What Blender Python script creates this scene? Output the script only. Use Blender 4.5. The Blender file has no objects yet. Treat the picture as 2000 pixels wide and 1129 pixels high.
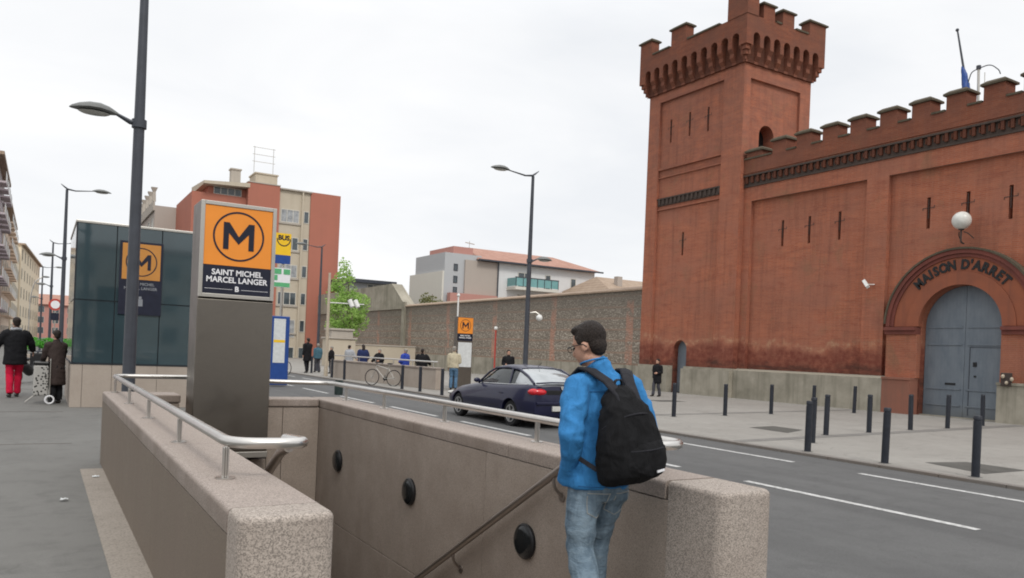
import bpy, bmesh, math, random
from mathutils import Vector, Matrix, noise
C = bpy.context.scene
COL = C.collection
PI = math.pi
R = math.radians

# ------------------------------------------------------------------ camera
cam_d = bpy.data.cameras.new('camera'); cam = bpy.data.objects.new('camera', cam_d); COL.objects.link(cam)
YAW = R(31.0); ROLL = R(2.4)
Fw = Vector((math.sin(YAW), math.cos(YAW), 0)); Rt = Vector((math.cos(YAW), -math.sin(YAW), 0)); Up = Vector((0, 0, 1))
cx_ = Rt*math.cos(ROLL) + Up*math.sin(ROLL)
cy_ = -Rt*math.sin(ROLL) + Up*math.cos(ROLL)
cz_ = -Fw
M4 = Matrix((cx_, cy_, cz_)).transposed().to_4x4(); M4.translation = Vector((0, 0, 1.6))
cam.matrix_world = M4
cam_d.sensor_width = 36; cam_d.lens = 1535/2000*36; cam_d.shift_y = 124.5/2000
cam_d.clip_start = 0.05; cam_d.clip_end = 3000
C.camera = cam

# ------------------------------------------------------------------ sky, sun, exposure
SUN_EL = R(48); SUN_AZ = R(188)          # azimuth measured clockwise from +Y: behind the camera
w = bpy.data.worlds.new('World'); C.world = w; w.use_nodes = True
nt = w.node_tree; nt.nodes.clear()
N = nt.nodes.new
out = N('ShaderNodeOutputWorld'); bg = N('ShaderNodeBackground'); bg.inputs[1].default_value = 0.1
sky = N('ShaderNodeTexSky'); sky.sky_type = 'NISHITA'; sky.sun_disc = False
sky.sun_elevation = SUN_EL; sky.sun_rotation = SUN_AZ; sky.air_density = 1; sky.dust_density = 2
tc = N('ShaderNodeTexCoord'); sep = N('ShaderNodeSeparateXYZ'); nt.links.new(tc.outputs['Generated'], sep.inputs[0])
ramp = N('ShaderNodeMapRange'); ramp.inputs[1].default_value = 0.38; ramp.inputs[2].default_value = 1.0
ramp.inputs[3].default_value = 1.0; ramp.inputs[4].default_value = 1.75; nt.links.new(sep.outputs[2], ramp.inputs[0])
mp = N('ShaderNodeMapping'); mp.inputs['Scale'].default_value = (1.0, 1.0, 3.2); nt.links.new(tc.outputs['Generated'], mp.inputs[0])
nz = N('ShaderNodeTexNoise'); nz.inputs['Scale'].default_value = 2.3; nz.inputs['Detail'].default_value = 5; nz.inputs['Distortion'].default_value = 0.5
nt.links.new(mp.outputs[0], nz.inputs['Vector'])
cr = N('ShaderNodeValToRGB'); cr.color_ramp.elements[0].position = 0.30; cr.color_ramp.elements[0].color = (0.90, 0.92, 0.95, 1)
cr.color_ramp.elements[1].position = 0.64; cr.color_ramp.elements[1].color = (1.06, 1.06, 1.062, 1)
nt.links.new(nz.outputs[0], cr.inputs[0])
sc1 = N('ShaderNodeVectorMath'); sc1.operation = 'SCALE'; nt.links.new(cr.outputs[0], sc1.inputs[0]); nt.links.new(ramp.outputs[0], sc1.inputs['Scale'])
sc2 = N('ShaderNodeVectorMath'); sc2.operation = 'SCALE'; sc2.inputs['Scale'].default_value = 10.0; nt.links.new(sc1.outputs[0], sc2.inputs[0])
mx = N('ShaderNodeMix'); mx.data_type = 'RGBA'; mx.inputs[0].default_value = 0.95
nt.links.new(sky.outputs[0], mx.inputs[6]); nt.links.new(sc2.outputs[0], mx.inputs[7])
nt.links.new(mx.outputs[2], bg.inputs[0]); nt.links.new(bg.outputs[0], out.inputs[0])
sd = bpy.data.lights.new('sun', 'SUN'); sd.energy = 1.5; sd.angle = R(14); sd.color = (1, 0.96, 0.9)
sun = bpy.data.objects.new('sun', sd); COL.objects.link(sun)
sv = Vector((math.sin(SUN_AZ)*math.cos(SUN_EL), math.cos(SUN_AZ)*math.cos(SUN_EL), math.sin(SUN_EL)))
sun.rotation_euler = sv.to_track_quat('Z', 'Y').to_euler(); sun.location = (0, -20, 30)
C.view_settings.view_transform = 'Standard'; C.view_settings.look = 'None'; C.view_settings.exposure = 0; C.view_settings.gamma = 1
C.render.engine = 'CYCLES'; C.cycles.filter_width = 1.9

# ------------------------------------------------------------------ material helpers
class NT:
    def __init__(s, name):
        s.m = bpy.data.materials.new(name); s.m.use_nodes = True
        s.t = s.m.node_tree; s.p = s.t.nodes['Principled BSDF']; s.p.inputs['Specular IOR Level'].default_value = 0.3
    def n(s, k): return s.t.nodes.new('ShaderNode'+k)
    def l(s, a, b): s.t.links.new(a, b)
    def pos(s):
        return s.n('NewGeometry').outputs['Position']
    def obj(s):
        return s.n('TexCoord').outputs['Object']
    def map(s, v, scale=(1,1,1), rot=(0,0,0)):
        m = s.n('Mapping'); m.inputs['Scale'].default_value = scale; m.inputs['Rotation'].default_value = rot
        s.l(v, m.inputs[0]); return m.outputs[0]
    def noise(s, v, scale, detail=4, rough=0.6, dist=0):
        n = s.n('TexNoise'); n.inputs['Scale'].default_value = scale; n.inputs['Detail'].default_value = detail
        n.inputs['Roughness'].default_value = rough; n.inputs['Distortion'].default_value = dist
        s.l(v, n.inputs['Vector']); return n.outputs[0]
    def vor(s, v, scale, feat='F1', outp='Distance'):
        n = s.n('TexVoronoi'); n.feature = feat; n.inputs['Scale'].default_value = scale; s.l(v, n.inputs['Vector']); return n.outputs[outp]
    def ramp(s, f, els):
        r = s.n('ValToRGB'); cr = r.color_ramp
        cr.elements[0].position = els[0][0]; cr.elements[1].position = els[1][0]
        for e in els[2:]: cr.elements.new(e[0])
        for e, (p, c) in zip(sorted(cr.elements, key=lambda q: q.position), sorted(els, key=lambda q: q[0])):
            e.color = (c if hasattr(c, '__len__') else (c, c, c)) + (1,) if not hasattr(c, '__len__') or len(c) == 3 else c
        s.l(f, r.inputs[0]); return r.outputs[0]
    def mix(s, f, a, b, mode='MIX'):
        m = s.n('Mix'); m.data_type = 'RGBA'; m.blend_type = mode
        for v, i in ((f, 0), (a, 6), (b, 7)):
            if hasattr(v, 'links') or isinstance(v, bpy.types.NodeSocket): s.l(v, m.inputs[i])
            elif i == 0: m.inputs[0].default_value = v
            else: m.inputs[i].default_value = tuple(v)+(1,) if len(v) == 3 else v
        return m.outputs[2]
    def math(s, op, a, b=None, c=None):
        m = s.n('Math'); m.operation = op
        for i, v in enumerate((a, b, c)):
            if v is None: continue
            if isinstance(v, bpy.types.NodeSocket): s.l(v, m.inputs[i])
            else: m.inputs[i].default_value = v
        return m.outputs[0]
    def mr(s, v, a, b, c=0., d=1.):
        m = s.n('MapRange'); s.l(v, m.inputs[0])
        for i, q in enumerate((a, b, c, d)): m.inputs[i+1].default_value = q
        return m.outputs[0]
    def xyz(s, v):
        q = s.n('SeparateXYZ'); s.l(v, q.inputs[0]); return q.outputs
    def comb(s, a, b, c=0.):
        q = s.n('CombineXYZ')
        for i, v in enumerate((a, b, c)):
            if isinstance(v, bpy.types.NodeSocket): s.l(v, q.inputs[i])
            else: q.inputs[i].default_value = v
        return q.outputs[0]
    def planar(s):                    # wall coordinates: run along the wall, height
        g = s.n('NewGeometry'); P = s.xyz(g.outputs['Position']); Nn = s.xyz(g.outputs['True Normal'])
        a = s.math('GREATER_THAN', s.math('ABSOLUTE', Nn[0]), 0.6)
        m = s.n('Mix'); m.data_type = 'FLOAT'; s.l(a, m.inputs[0]); s.l(P[0], m.inputs[2]); s.l(P[1], m.inputs[3])
        return s.comb(m.outputs[0], P[2], 0), P
    def bump(s, h, strength=0.3, dist=0.02):
        b = s.n('Bump'); b.inputs['Strength'].default_value = strength; b.inputs['Distance'].default_value = dist
        s.l(h, b.inputs['Height']); s.l(b.outputs[0], s.p.inputs['Normal'])
    def col(s, c):
        if isinstance(c, bpy.types.NodeSocket): s.l(c, s.p.inputs['Base Color'])
        else: s.p.inputs['Base Color'].default_value = tuple(c)+(1,)
    def set(s, rough=None, metal=None, spec=None, coat=None, alpha=None, trans=None):
        for k, v in (('Roughness', rough), ('Metallic', metal), ('Specular IOR Level', spec), ('Coat Weight', coat), ('Alpha', alpha), ('Transmission Weight', trans)):
            if v is None: continue
            if isinstance(v, bpy.types.NodeSocket): s.l(v, s.p.inputs[k])
            else: s.p.inputs[k].default_value = v
        return s.m

def simple(name, c, rough=0.6, metal=0, var=0.12, scale=6, spec=0.3, coat=0, bump=0):
    t = NT(name); n = t.noise(t.obj(), scale, 5, 0.6)
    a = tuple(q*(1-var) for q in c); b = tuple(min(1, q*(1+var)) for q in c)
    t.col(t.ramp(n, [(0.3, a), (0.7, b)]))
    if bump: t.bump(t.noise(t.obj(), scale*8, 3), bump, 0.01)
    return t.set(rough, metal, spec, coat)

def mk_brick(name, plinth=True, tone=1.0):
    t = NT(name); uv, P = t.planar()
    br = t.n('TexBrick'); br.inputs['Scale'].default_value = 1; br.inputs['Brick Width'].default_value = 0.42; br.inputs['Row Height'].default_value = 0.065
    br.inputs['Mortar Size'].default_value = 0.008; br.inputs['Mortar Smooth'].default_value = 0.4; br.inputs['Bias'].default_value = 0.0
    br.inputs['Color1'].default_value = (0.44*tone, 0.135*tone, 0.070*tone, 1); br.inputs['Color2'].default_value = (0.335*tone, 0.092*tone, 0.050*tone, 1)
    br.inputs['Mortar'].default_value = (0.36*tone, 0.20*tone, 0.14*tone, 1); t.l(uv, br.inputs['Vector'])
    big = t.noise(t.map(uv, (0.5, 0.9, 1)), 0.8, 6, 0.65, 0.3)
    c = t.mix(t.mr(big, 0.42, 0.66, 0, .9), br.outputs[0], (0.33*tone, 0.135*tone, 0.092*tone))
    n2 = t.noise(t.map(uv, (0.25, 1.6, 1)), 2.5, 7, 0.75)
    c = t.mix(t.mr(n2, 0.50, 0.72, 0, 0.65), c, (0.20*tone, 0.075*tone, 0.055*tone))
    rep = t.noise(t.map(uv, (.7, .7, 1)), 0.55, 3, 0.5)
    c = t.mix(t.mr(rep, 0.52, 0.60, 0, 0.35), c, (0.27*tone, 0.115*tone, 0.078*tone))
    grn = t.noise(t.map(uv, (.8, .8, 1)), 0.9, 6, 0.7, 0.6)
    c = t.mix(t.mr(grn, 0.55, 0.70, 0, 0.5), c, (0.20*tone, 0.125*tone, 0.075*tone))
    redp = t.noise(t.map(uv, (.6, 1.2, 1)), 1.7, 6, 0.7, 0.3)
    c = t.mix(t.mr(redp, 0.54, 0.68, 0, 0.5), c, (0.25*tone, 0.075*tone, 0.048*tone))
    fine = t.noise(t.map(uv, (1, 4, 1)), 9, 4, 0.7)
    c = t.mix(t.mr(fine, 0.35, 0.75, 0, 0.35), c, (0.52*tone, 0.24*tone, 0.15*tone))
    # grey weathering of the crown
    top = t.math('MULTIPLY', t.mr(t.math('ADD', P[2], t.math('MULTIPLY', t.noise(uv, 1.3, 5), 2.5)), 11.0, 12.4), t.mr(t.noise(t.map(uv, (1, 1.5, 1)), 2.0, 6, 0.7), 0.35, 0.70, 0.0, 0.55))
    c = t.mix(top, c, (0.19*tone, 0.098*tone, 0.078*tone))
    # dark streaks running down
    st = t.noise(t.map(uv, (2.2, 0.16, 1)), 1.4, 6, 0.7)
    c = t.mix(t.mr(st, 0.48, 0.78, 0, 0.6), c, (0.15, 0.065, 0.048))
    if plinth:   # damp dark-red band above the plinth with a ragged pale salt line
        zz = t.math('ADD', P[2], t.math('MULTIPLY', t.mr(t.noise(t.map(uv, (0.5, 0.5, 1)), 1.2, 6, 0.65), 0, 1, -1, 1), 0.9))
        c = t.mix(t.math('MULTIPLY', t.mr(zz, 2.45, 2.1), t.mr(t.noise(uv, 4, 4), 0.3, 0.6, 0.35, 0.92)), c, (0.165, 0.048, 0.034))
        c = t.mix(t.math('MULTIPLY', t.mr(zz, 1.75, 1.45), t.mr(n2, 0.35, 0.6, 0.1, 0.75)), c, (0.06, 0.035, 0.028))
        salt = t.math('MULTIPLY', t.mr(t.math('ABSOLUTE', t.math('SUBTRACT', zz, 2.55)), 0.22, 0.0), t.mr(t.noise(uv, 3, 6, 0.7), 0.45, 0.65))
        c = t.mix(t.math('MULTIPLY', salt, 0.6), c, (0.52, 0.33, 0.2))
    t.col(c); t.bump(t.math('ADD', br.outputs[1], t.math('MULTIPLY', fine, -1.5)), 0.35, 0.02)
    return t.set(0.9, 0, 0.15)

def mk_granite(name, base=(0.42, 0.345, 0.29), dirt=0.5, sc=1.0, con=.55):
    t = NT(name); p = t.pos()
    v = t.n('TexVoronoi'); v.inputs['Scale'].default_value = 260*sc; t.l(p, v.inputs['Vector'])
    v2 = t.n('TexVoronoi'); v2.inputs['Scale'].default_value = 190*sc; t.l(p, v2.inputs['Vector'])
    s1 = t.xyz(v.outputs['Color']); s2 = t.xyz(v2.outputs['Color'])
    c = t.ramp(s1[0], [(0.0, tuple(q*0.42 for q in base)), (0.22, tuple(q*0.66 for q in base)), (0.45, base), (0.8, tuple(q*1.2 for q in base)), (1.0, tuple(q*1.35 for q in base))])
    c = t.mix(t.mr(s2[1], 0.78, 0.9, 0, 0.6), c, tuple(q*0.35 for q in base))
    c = t.mix(1-con, c, tuple(q*.93 for q in base))
    uv, P = t.planar()
    g = t.n('NewGeometry'); nz = t.xyz(g.outputs['Normal'])[2]
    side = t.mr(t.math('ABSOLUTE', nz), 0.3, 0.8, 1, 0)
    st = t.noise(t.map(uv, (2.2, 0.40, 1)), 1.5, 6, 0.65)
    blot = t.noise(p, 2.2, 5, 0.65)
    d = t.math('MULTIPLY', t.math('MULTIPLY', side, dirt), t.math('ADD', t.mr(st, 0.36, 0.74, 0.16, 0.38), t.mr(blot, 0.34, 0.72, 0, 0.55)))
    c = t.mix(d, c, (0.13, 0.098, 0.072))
    c = t.mix(t.mr(blot, 0.45, 0.75, 0, 0.22), c, (0.24, 0.19, 0.16))
    t.col(c); t.bump(s1[0], 0.12, 0.002)
    return t.set(0.72, 0, 0.3)

def mk_ground(name, a, b, fine=120, spots=0.4, line=None, rough=0.9, crack=0.0):
    t = NT(name); p = t.pos()
    f = t.noise(p, fine, 3, 0.7); big = t.noise(p, 0.35, 6, 0.6, 0.4); mid = t.noise(p, 2.5, 6, 0.65)
    c = t.mix(t.mr(big, 0.35, 0.68), a, b)
    c = t.mix(t.mr(f, 0.3, 0.75, 0, 0.5), c, tuple(q*1.45 for q in b))
    c = t.mix(t.mr(f, 0.52, 0.3, 0, 0.5), c, tuple(q*0.5 for q in a))
    c = t.mix(t.mr(mid, 0.5, 0.75, 0, spots), c, tuple(q*0.62 for q in a))
    sp = t.vor(p, 3.2); c = t.mix(t.mr(sp, 0.035, 0.02, 0, 0.55), c, tuple(q*0.45 for q in a))
    oil = t.noise(p, 0.9, 7, 0.75, 1.0); c = t.mix(t.mr(oil, 0.56, 0.70, 0, 0.38), c, tuple(q*0.6 for q in a)); c = t.mix(t.mr(oil, 0.42, 0.30, 0, 0.30), c, tuple(q*1.35 for q in b))
    if line == 'lanes':        # faint wheel tracks along the road
        P = t.xyz(p); tr = t.noise(t.comb(P[0], t.math('MULTIPLY', P[1], 0.03)), 1.4, 3)
        c = t.mix(t.mr(tr, 0.42, 0.62, 0, 0.35), c, tuple(q*0.75 for q in a))
    if crack:
        cv = t.n('TexVoronoi'); cv.feature = 'DISTANCE_TO_EDGE'; cv.inputs['Scale'].default_value = 0.45
        dn = t.n('Vector' 'Math'); dn.operation = 'ADD'; nn = t.n('TexNoise'); nn.inputs['Scale'].default_value = 1.5; t.l(p, nn.inputs['Vector'])
        t.l(p, dn.inputs[0]); t.l(nn.outputs[1], dn.inputs[1]); t.l(dn.outputs[0], cv.inputs['Vector'])
        c = t.mix(t.mr(cv.outputs['Distance'], 0.006, 0.002, 0, crack), c, tuple(q*0.4 for q in a))
    t.col(c); t.bump(f, 0.35, 0.006)
    return t.set(rough, 0, 0.2)

def mk_rubble(name):          # courses of river pebbles between brick lacing courses
    t = NT(name); uv, P = t.planar()
    U = t.xyz(uv)
    wob = t.mr(t.noise(t.map(uv, (0.35, 1, 1)), 1.0, 3), 0, 1, -0.09, 0.09)
    v = t.math('DIVIDE', t.math('ADD', U[1], wob), 0.62)
    fr = t.math('FRACT', v)
    band = t.mr(t.math('ABSOLUTE', t.math('SUBTRACT', fr, 0.5)), 0.39, 0.43)     # 1 in the lacing course
    vo = t.n('TexVoronoi'); vo.inputs['Scale'].default_value = 7.5; t.l(t.map(uv, (1, 1.5, 1)), vo.inputs['Vector'])
    cs = t.xyz(vo.outputs['Color'])
    pc = t.ramp(cs[0], [(0, (0.20, 0.172, 0.14)), (0.35, (0.28, 0.245, 0.20)), (0.7, (0.355, 0.31, 0.255)), (1, (0.44, 0.39, 0.33))])
    gap = t.mr(vo.outputs['Distance'], 0.42, 0.62); pc = t.mix(gap, pc, (0.22, 0.185, 0.15))
    bc = t.mix(t.mr(t.noise(t.map(uv, (3, 14, 1)), 3, 4), 0.4, 0.65), (0.34, 0.25, 0.19), (0.20, 0.15, 0.12))
    c = t.mix(band, pc, bc)
    pier = t.mr(t.math('ABSOLUTE', t.math('SUBTRACT', t.math('FRACT', t.math('DIVIDE', U[0], 7.3)), 0.5)), 0.045, 0.035)
    pn = t.mr(t.noise(uv, 1.1, 4), 0.4, 0.55)
    c = t.mix(t.math('MULTIPLY', t.math('MULTIPLY', pier, pn), 0.75), c, (0.46, 0.24, 0.17))
    dk = t.noise(t.map(uv, (0.4, 0.6, 1)), 1.2, 6, 0.7)
    c = t.mix(t.mr(dk, 0.45, 0.72, 0, 0.5), c, (0.16, 0.14, 0.115))
    c = t.mix(t.mr(U[1], 2.9, 5.0, 0, 0.6), c, (0.15, 0.135, 0.115))             # blackened upper courses
    t.col(c); t.bump(t.math('SUBTRACT', 1, vo.outputs['Distance']), 0.6, 0.05)
    return t.set(0.92, 0, 0.15)

def mk_plain_wall(name, c0, stain=(0.2, 0.17, 0.14), amt=0.4, sc=1.0):
    t = NT(name); uv, P = t.planar()
    a = t.noise(t.map(uv, (0.8, 0.8, 1)), 1.2*sc, 6, 0.65); s = t.noise(t.map(uv, (2.2, 0.15, 1)), 1.6*sc, 5)
    c = t.mix(t.mr(a, 0.4, 0.7, 0, amt*0.8), c0, stain); c = t.mix(t.mr(s, 0.5, 0.75, 0, amt), c, stain)
    f = t.noise(uv, 40, 3); c = t.mix(t.mr(f, 0.3, 0.7, 0, 0.15), c, tuple(q*0.7 for q in c0))
    t.col(c); t.bump(f, 0.15, 0.01); return t.set(0.85, 0, 0.2)

def mk_metal(name, c, rough=0.3, aniso=(1, 1, 30), dirt=0.2):
    t = NT(name); o = t.obj(); n = t.noise(t.map(o, aniso), 12, 3); b = t.noise(o, 1.8, 5, 0.6, 0.5)
    cc = t.mix(t.mr(n, 0.3, 0.7, 0, 0.3), c, tuple(q*0.75 for q in c)); cc = t.mix(t.mr(b, 0.45, 0.75, 0, dirt), cc, tuple(q*0.5 for q in c))
    t.col(cc); return t.set(t.mr(b, 0.3, 0.7, rough*0.8, rough*1.3), 1.0)

def mk_cloth(name, c, fold=0.5, sc=14, wv=0.15):
    t = NT(name); o = t.obj(); f = t.noise(t.map(o, (1, 1, 0.45)), sc, 4, 0.55, 0.8); g = t.noise(o, 220, 2)
    cc = t.mix(t.mr(f, 0.3, 0.7), tuple(q*(1-wv) for q in c), tuple(min(1, q*(1+wv)) for q in c))
    t.col(cc); t.bump(t.math('ADD', f, t.math('MULTIPLY', g, 0.08)), fold, 0.02); return t.set(0.85, 0, 0.15)

M = {}
M['brick'] = mk_brick('red brick', True, 0.93); M['brick_trim'] = mk_brick('brick trim', False, 0.9); M['brick_top'] = mk_brick('weathered parapet brick', False, 0.58); M['brick_dark'] = mk_brick('dark brick', False, 0.30)  # brick_dark: brick darkened to paint in shade behind the crown arches
M['arch'] = mk_plain_wall('painted arch render', (0.30, 0.102, 0.056), (0.17, 0.07, 0.05), 0.7)
M['maroon'] = mk_plain_wall('maroon moulding', (0.19, 0.062, 0.048), (0.1, 0.045, 0.038), 0.6)
M['redpanel'] = mk_plain_wall('red plinth paint', (0.27, 0.115, 0.08), (0.18, 0.10, 0.075), 0.7)
M['cap'] = mk_plain_wall('mossy cap stone', (0.105, 0.088, 0.062), (0.06, 0.05, 0.036), 0.8, 3)
M['dark'] = simple('dark void', (0.012, 0.01, 0.01), 0.9)
M['sooty'] = mk_plain_wall('dark brick frieze', (0.085, 0.062, 0.052), (0.03, 0.03, 0.028), 0.5, 3)
M['concrete'] = mk_plain_wall('plinth concrete', (0.36, 0.33, 0.27), (0.15, 0.14, 0.105), 0.95, 0.8)
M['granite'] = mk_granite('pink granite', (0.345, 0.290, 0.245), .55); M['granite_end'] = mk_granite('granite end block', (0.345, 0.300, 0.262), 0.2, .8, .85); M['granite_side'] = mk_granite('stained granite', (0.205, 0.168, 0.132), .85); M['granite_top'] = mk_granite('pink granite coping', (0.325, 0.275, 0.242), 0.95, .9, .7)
M['granite_far'] = mk_granite('granite cladding far', (0.385, 0.33, 0.28), 0.15, 1.0, .25)
M['joint'] = simple('dark joint', (0.09, 0.075, 0.062), 0.9)
M['asphalt'] = mk_ground('road asphalt', (0.092, 0.092, 0.092), (0.113, 0.113, 0.112), 130, 0.35, 'lanes', 0.85, 0.08)
M['pave'] = mk_ground('pavement asphalt', (0.125, 0.122, 0.115), (0.158, 0.155, 0.146), 150, 0.45, None, 0.9, 0.15)
M['plaza'] = mk_ground('forecourt asphalt', (0.225, 0.213, 0.195), (0.275, 0.263, 0.242), 90, 0.35, None, 0.9, 0.25)
M['plaza_band'] = mk_ground('forecourt band', (0.15, 0.145, 0.135), (0.20, 0.19, 0.18), 90, 0.3)
M['earth'] = mk_ground('ground', (0.16, 0.15, 0.13), (0.2, 0.19, 0.17), 20, 0.3)
M['kerb'] = mk_granite('kerb granite', (0.20, 0.185, 0.17), 0.8); M['kerb_strip'] = mk_ground('base strip', (0.22, 0.195, 0.165), (0.27, 0.24, 0.21), 60, 0.4)
M['patch'] = mk_ground('dark grate', (0.07, 0.068, 0.062), (0.10, 0.096, 0.088), 60, 0.3)
def mk_paint():
    t = NT('road paint'); p = t.pos(); n = t.noise(p, 14, 7, 0.8)
    t.col(t.mix(t.mr(n, 0.46, 0.62), (0.52, 0.52, 0.51), (0.26, 0.26, 0.25))); return t.set(0.7)
M['paint'] = mk_paint()
M['steel'] = mk_metal('brushed steel tube', (0.62, 0.60, 0.57), 0.30, (1, 1, 1))
M['steel_dark'] = mk_metal('dull handrail steel', (0.33, 0.29, 0.26), 0.45, (1, 1, 1))
M['totem'] = mk_metal('brushed steel sheet', (0.215, 0.195, 0.17), 0.34, (1, 1, 40), 0.5)
M['frame'] = mk_metal('satin steel frame', (0.50, 0.48, 0.44), 0.4, (1, 1, 20))
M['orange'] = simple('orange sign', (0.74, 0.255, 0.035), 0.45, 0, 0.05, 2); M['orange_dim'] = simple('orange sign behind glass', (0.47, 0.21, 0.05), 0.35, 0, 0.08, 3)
M['navy'] = simple('navy sign', (0.012, 0.014, 0.028), 0.4, 0, 0.2); M['white'] = simple('white letter', (0.72, 0.72, 0.74), 0.5, 0, 0.04)
M['glass_panel'] = simple('dark teal glass cladding', (0.036, 0.058, 0.067), 0.05, 0, 0.22, 0.5, 0.8)
M['mullion'] = simple('dark mullion', (0.018, 0.022, 0.028), 0.5)
M['pole'] = simple('slate grey pole paint', (0.045, 0.05, 0.062), 0.45, 0, 0.15, 5, 0.4)
M['bollard'] = simple('blue black bollard paint', (0.015, 0.018, 0.026), 0.5, 0, 0.25, 9, 0.4)
M['lamp_glass'] = simple('lamp glass', (0.45, 0.45, 0.42), 0.2); M['lamp_body'] = simple('lamp housing', (0.16, 0.165, 0.16), 0.5)
M['gate'] = None
def mk_gate():
    t = NT('blue grey gate paint'); P = t.xyz(t.pos())
    g = t.math('FRACT', t.math('DIVIDE', P[1], 0.12)); ln = t.mr(t.math('ABSOLUTE', t.math('SUBTRACT', g, 0.5)), 0.44, 0.5)
    uv = t.comb(P[1], P[2]); n = t.noise(t.map(uv, (1, 0.4, 1)), 2.5, 6, 0.65)
    c = t.mix(t.mr(n, 0.35, 0.7), (0.125, 0.150, 0.178), (0.175, 0.20, 0.225))
    c = t.mix(t.math('MULTIPLY', ln, 0.35), c, (0.09, 0.11, 0.13)); c = t.mix(t.math('MULTIPLY', t.mr(P[2], 0.5, 0.0), t.mr(n, 0.3, 0.6, 0.1, 0.7)), c, (0.12, 0.12, 0.11))
    t.col(c); return t.set(0.6)
M['gate'] = mk_gate()
M['white_globe'] = simple('opal globe', (0.62, 0.62, 0.58), 0.3, 0, 0.1, 8); M['iron'] = simple('rusty iron', (0.06, 0.045, 0.04), 0.8)
M['camwhite'] = simple('white housing', (0.66, 0.66, 0.64), 0.5, 0, 0.08)
M['rubble'] = mk_rubble('pebble and brick wall')
M['tile'] = None
def mk_tile(name, c1, c2):
    t = NT(name); P = t.xyz(t.pos()); wv = t.math('SINE', t.math('MULTIPLY', P[0], 22)); n = t.noise(t.pos(), 1.5, 5)
    c = t.mix(t.mr(n, 0.35, 0.7), c1, c2); c = t.mix(t.mr(wv, -1, -0.2, 0.4, 0), c, tuple(q*0.5 for q in c1)); t.col(c); return t.set(0.85)
M['tile'] = mk_tile('clay roof tile', (0.34, 0.185, 0.14), (0.43, 0.25, 0.195)); M['tile_old'] = mk_tile('old roof tile', (0.30, 0.22, 0.16), (0.38, 0.29, 0.22))
M['apt_brick'] = mk_plain_wall('apartment red cladding', (0.40, 0.155, 0.11), (0.30, 0.13, 0.095), 0.35, 0.4)
M['apt_beige'] = mk_plain_wall('apartment beige render', (0.50, 0.44, 0.35), (0.33, 0.28, 0.2), 0.3, 0.5); M['apt_grey'] = mk_plain_wall('apartment grey render', (0.42, 0.38, 0.33), (0.3, 0.27, 0.24), 0.3)
M['white_wall'] = mk_plain_wall('white render', (0.66, 0.66, 0.66), (0.5, 0.5, 0.5), 0.2); M['grey_wall'] = mk_plain_wall('grey render', (0.42, 0.43, 0.44), (0.35, 0.36, 0.37), 0.2)
M['cream_wall'] = mk_plain_wall('cream render', (0.60, 0.58, 0.52), (0.5, 0.48, 0.44), 0.2); M['taupe_wall'] = mk_plain_wall('taupe render', (0.40, 0.35, 0.31), (0.33, 0.29, 0.26), 0.2)
M['pink_wall'] = mk_plain_wall('salmon render', (0.44, 0.23, 0.195), (0.4, 0.18, 0.14), 0.2)
M['peach_wall'] = mk_plain_wall('peach render', (0.68, 0.54, 0.43), (0.55, 0.43, 0.34), 0.3, .3); M['ochre_wall'] = mk_plain_wall('ochre render', (0.72, 0.62, 0.47), (0.6, 0.5, 0.38), 0.3, .3)
M['lilac_wall'] = mk_plain_wall('mauve render', (0.50, 0.44, 0.46), (0.4, 0.35, 0.38), 0.3, .3)
M['win'] = simple('window glass', (0.06, 0.075, 0.085), 0.08, 0, 0.4, 0.8, 0.6); M['shutter'] = simple('white shutter', (0.55, 0.55, 0.54), 0.6)
M['winframe'] = simple('window frame', (0.55, 0.53, 0.48), 0.6); M['teal'] = simple('teal balcony glass', (0.16, 0.33, 0.33), 0.2)
M['curtain'] = simple('curtained glass', (0.30, 0.31, 0.32), 0.25, 0, 0.35, 2.5)
M['skin'] = simple('skin', (0.46, 0.26, 0.185), 0.55, 0, 0.08, 8, 0.35)
M['hair'] = None
def mk_hair(name, c):
    t = NT(name); o = t.obj(); n = t.noise(t.map(o, (3, 3, 1.2)), 45, 4, 0.7, 1.5)
    t.col(t.mix(t.mr(n, 0.35, 0.7), tuple(q*0.5 for q in c), tuple(q*1.7 for q in c))); t.bump(n, 0.9, 0.012); return t.set(0.55, 0, 0.3)
M['hair'] = mk_hair('dark brown hair', (0.022, 0.015, 0.012)); M['hair_grey'] = mk_hair('grey hair', (0.25, 0.23, 0.2))
M['blue_fleece'] = mk_cloth('bright blue fleece', (0.038, 0.185, 0.42), 0.8, 18, 0.16)
M['pack'] = mk_cloth('black nylon', (0.009, 0.009, 0.010), 0.8, 20, 0.3); M['strap'] = mk_cloth('grey black webbing', (0.022, 0.022, 0.026), 0.4, 20, 0.2)
def mk_denim():
    t = NT('washed denim'); o = t.obj(); f = t.noise(t.map(o, (1, 1, 0.35)), 11, 5, 0.6, 0.9); f2 = t.noise(t.map(o, (1, 1, 2.2)), 16, 4, 0.6, 0.6)
    c = t.mix(t.mr(f, 0.36, 0.66), (0.085, 0.125, 0.165), (0.19, 0.255, 0.31)); c = t.mix(t.mr(f2, 0.55, 0.75, 0, 0.45), c, (0.26, 0.32, 0.36))
    t.col(c); t.bump(t.math('ADD', f, f2), 0.6, 0.02); return t.set(0.85, 0, 0.15)
M['denim'] = mk_denim()
for k, c in dict(c_black=(0.012, 0.012, 0.014), c_red=(0.50, 0.012, 0.045), c_navy=(0.02, 0.03, 0.09), c_blue=(0.03, 0.06, 0.32), c_jean=(0.09, 0.17, 0.27), c_cream=(0.45, 0.40, 0.29), c_grey=(0.32, 0.33, 0.35), c_teal=(0.06, 0.13, 0.17), c_brown=(0.045, 0.033, 0.03), c_dgrey=(0.06, 0.06, 0.07)).items():
    M[k] = mk_cloth(k[2:]+' cloth', c, 0.4)
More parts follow.
